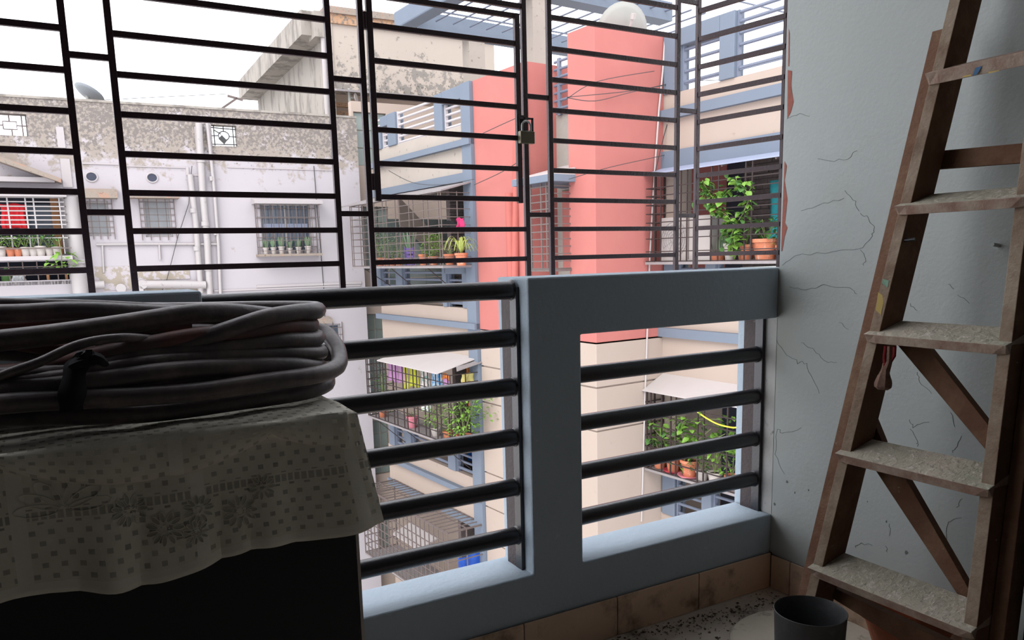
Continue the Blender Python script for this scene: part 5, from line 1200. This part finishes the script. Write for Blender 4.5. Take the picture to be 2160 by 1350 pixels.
base_mesh = None; rnd = random.Random(5)
pathsB = [[(1545, 530), (1543, 500), (1548, 475), (1530, 452), (1508, 440), (1490, 425), (1482, 400)], [(1545, 480), (1560, 462), (1572, 440), (1580, 415), (1570, 398), (1556, 385), (1552, 372)], [(1520, 445), (1500, 412), (1486, 390), (1482, 380)], [(1548, 500), (1550, 520)], [(1500, 432), (1520, 418), (1535, 405)]]
for P in pathsB: MB(G).path(smooth_pts([onA(G, x, y, .86) for x, y in P], 3), .006, 4).build('stem', M['stem'], cr)
lm = MB(); lm.leaf(Vector((0, 0, 0)), Vector((1, 0, .2)), Vector((0, 0, 1)), .11, .08, .3); proto = None
for P in pathsB:
    S_ = smooth_pts(P, 5)
    for (x, y) in S_:
        for _ in range(3 if y > 380 else 2):
            wp = G.w(.84 + rnd.uniform(-.04, .06), *[onA(G, x + rnd.gauss(0, 8), y + rnd.gauss(0, 7), .86)[i] for i in (1, 2)])
            if proto is None:
                proto = bpy.data.meshes.new('leaf'); proto.from_pydata(lm.v, [], lm.f); proto.materials.append(M['green1']); p2_ = proto.copy(); p2_.materials.clear(); p2_.materials.append(M['green2'])
            o = bpy.data.objects.new('leaf', proto if rnd.random() < .6 else p2_); COL.objects.link(o); o.parent = cr; o.location = wp - cr.location
            o.rotation_euler = (rnd.uniform(-.6, .6), rnd.uniform(-.3, .9), rnd.uniform(0, 2 * PI)); s_ = rnd.uniform(.65, 1.15); o.scale = (s_, s_, s_)
# lower near balcony
zt5 = -2.03
gB = [('terracotta pot at the tower end of the lower near cage', 1392, 'terracotta', .11, .20, 'green2', 51, None), ('terracotta pot on a red saucer with an orange flower in the lower near cage', 1420, 'terracotta', .11, .22, 'green1', 52, 'redpot'),
      ('large terracotta pot on a pink saucer in the middle of the lower near cage', 1455, 'terracotta', .13, .24, 'green1', 53, 'pinkpot'), ('short whitish pot right of the large terracotta one in the lower near cage', 1482, 'whitepot', .09, .13, 'green2', 54, None), ('pale pot with pointed leaves near the right end of the lower near cage', 1508, 'whitepot', .10, .16, 'green1', 55, None), ('leafy pot at the blue jamb end of the lower near cage', 1545, 'terracotta', .10, .18, 'green1', 56, None)]
for lab, px, pm, pr_, ph, gm, sd_, sc in gB: plant('potted_plant', lab, Bloc(px, 1.02, zt5, 1000), pr_, ph, pm, 'bush', .3, .26 if px < 1500 else .4, 46, .085, gm, seed=sd_, saucer=sc)
cr2 = thing('creeper', 'broad leaved creeper filling the lower near balcony cage', 'plant', Bloc(1420, .95, zt5 + .1, 1000))
for P in [[(1420, 975), (1400, 930), (1380, 905), (1378, 890)], [(1440, 985), (1450, 940), (1440, 900), (1420, 882)], [(1440, 950), (1470, 930), (1500, 905)], [(1400, 930), (1430, 905), (1470, 885), (1520, 885)], [(1470, 940), (1500, 930), (1530, 915)], [(1545, 960), (1548, 930)]]:
    MB(G).path(smooth_pts([onA(G, x, y, .95) for x, y in P], 3), .006, 4).build('stem', M['stem'], cr2)
    for (x, y) in smooth_pts(P, 5):
        for _ in range(3):
            wp = G.w(.93 + rnd.uniform(-.05, .12), *[onA(G, x + rnd.gauss(0, 11), y + rnd.gauss(0, 8), .95)[i] for i in (1, 2)])
            o = bpy.data.objects.new('leaf', proto if rnd.random() < .7 else p2_); COL.objects.link(o); o.parent = cr2; o.location = wp - cr2.location
            o.rotation_euler = (rnd.uniform(-.6, .6), rnd.uniform(-.3, .9), rnd.uniform(0, 2 * PI)); s_ = rnd.uniform(.7, 1.25); o.scale = (s_, s_, s_)
yh = thing('yellow_tube', 'yellow tube looped along the lower near cage bars', 'tube', Bloc(1500, .9, -1.2, 880)); MB(G).path(smooth_pts([onA(G, x, y, .86) for x, y in ((1470, 868), (1490, 882), (1515, 895), (1545, 902), (1560, 900))], 5), .010, 6).build('tube', M['yellowhose'], yh, smooth=True)
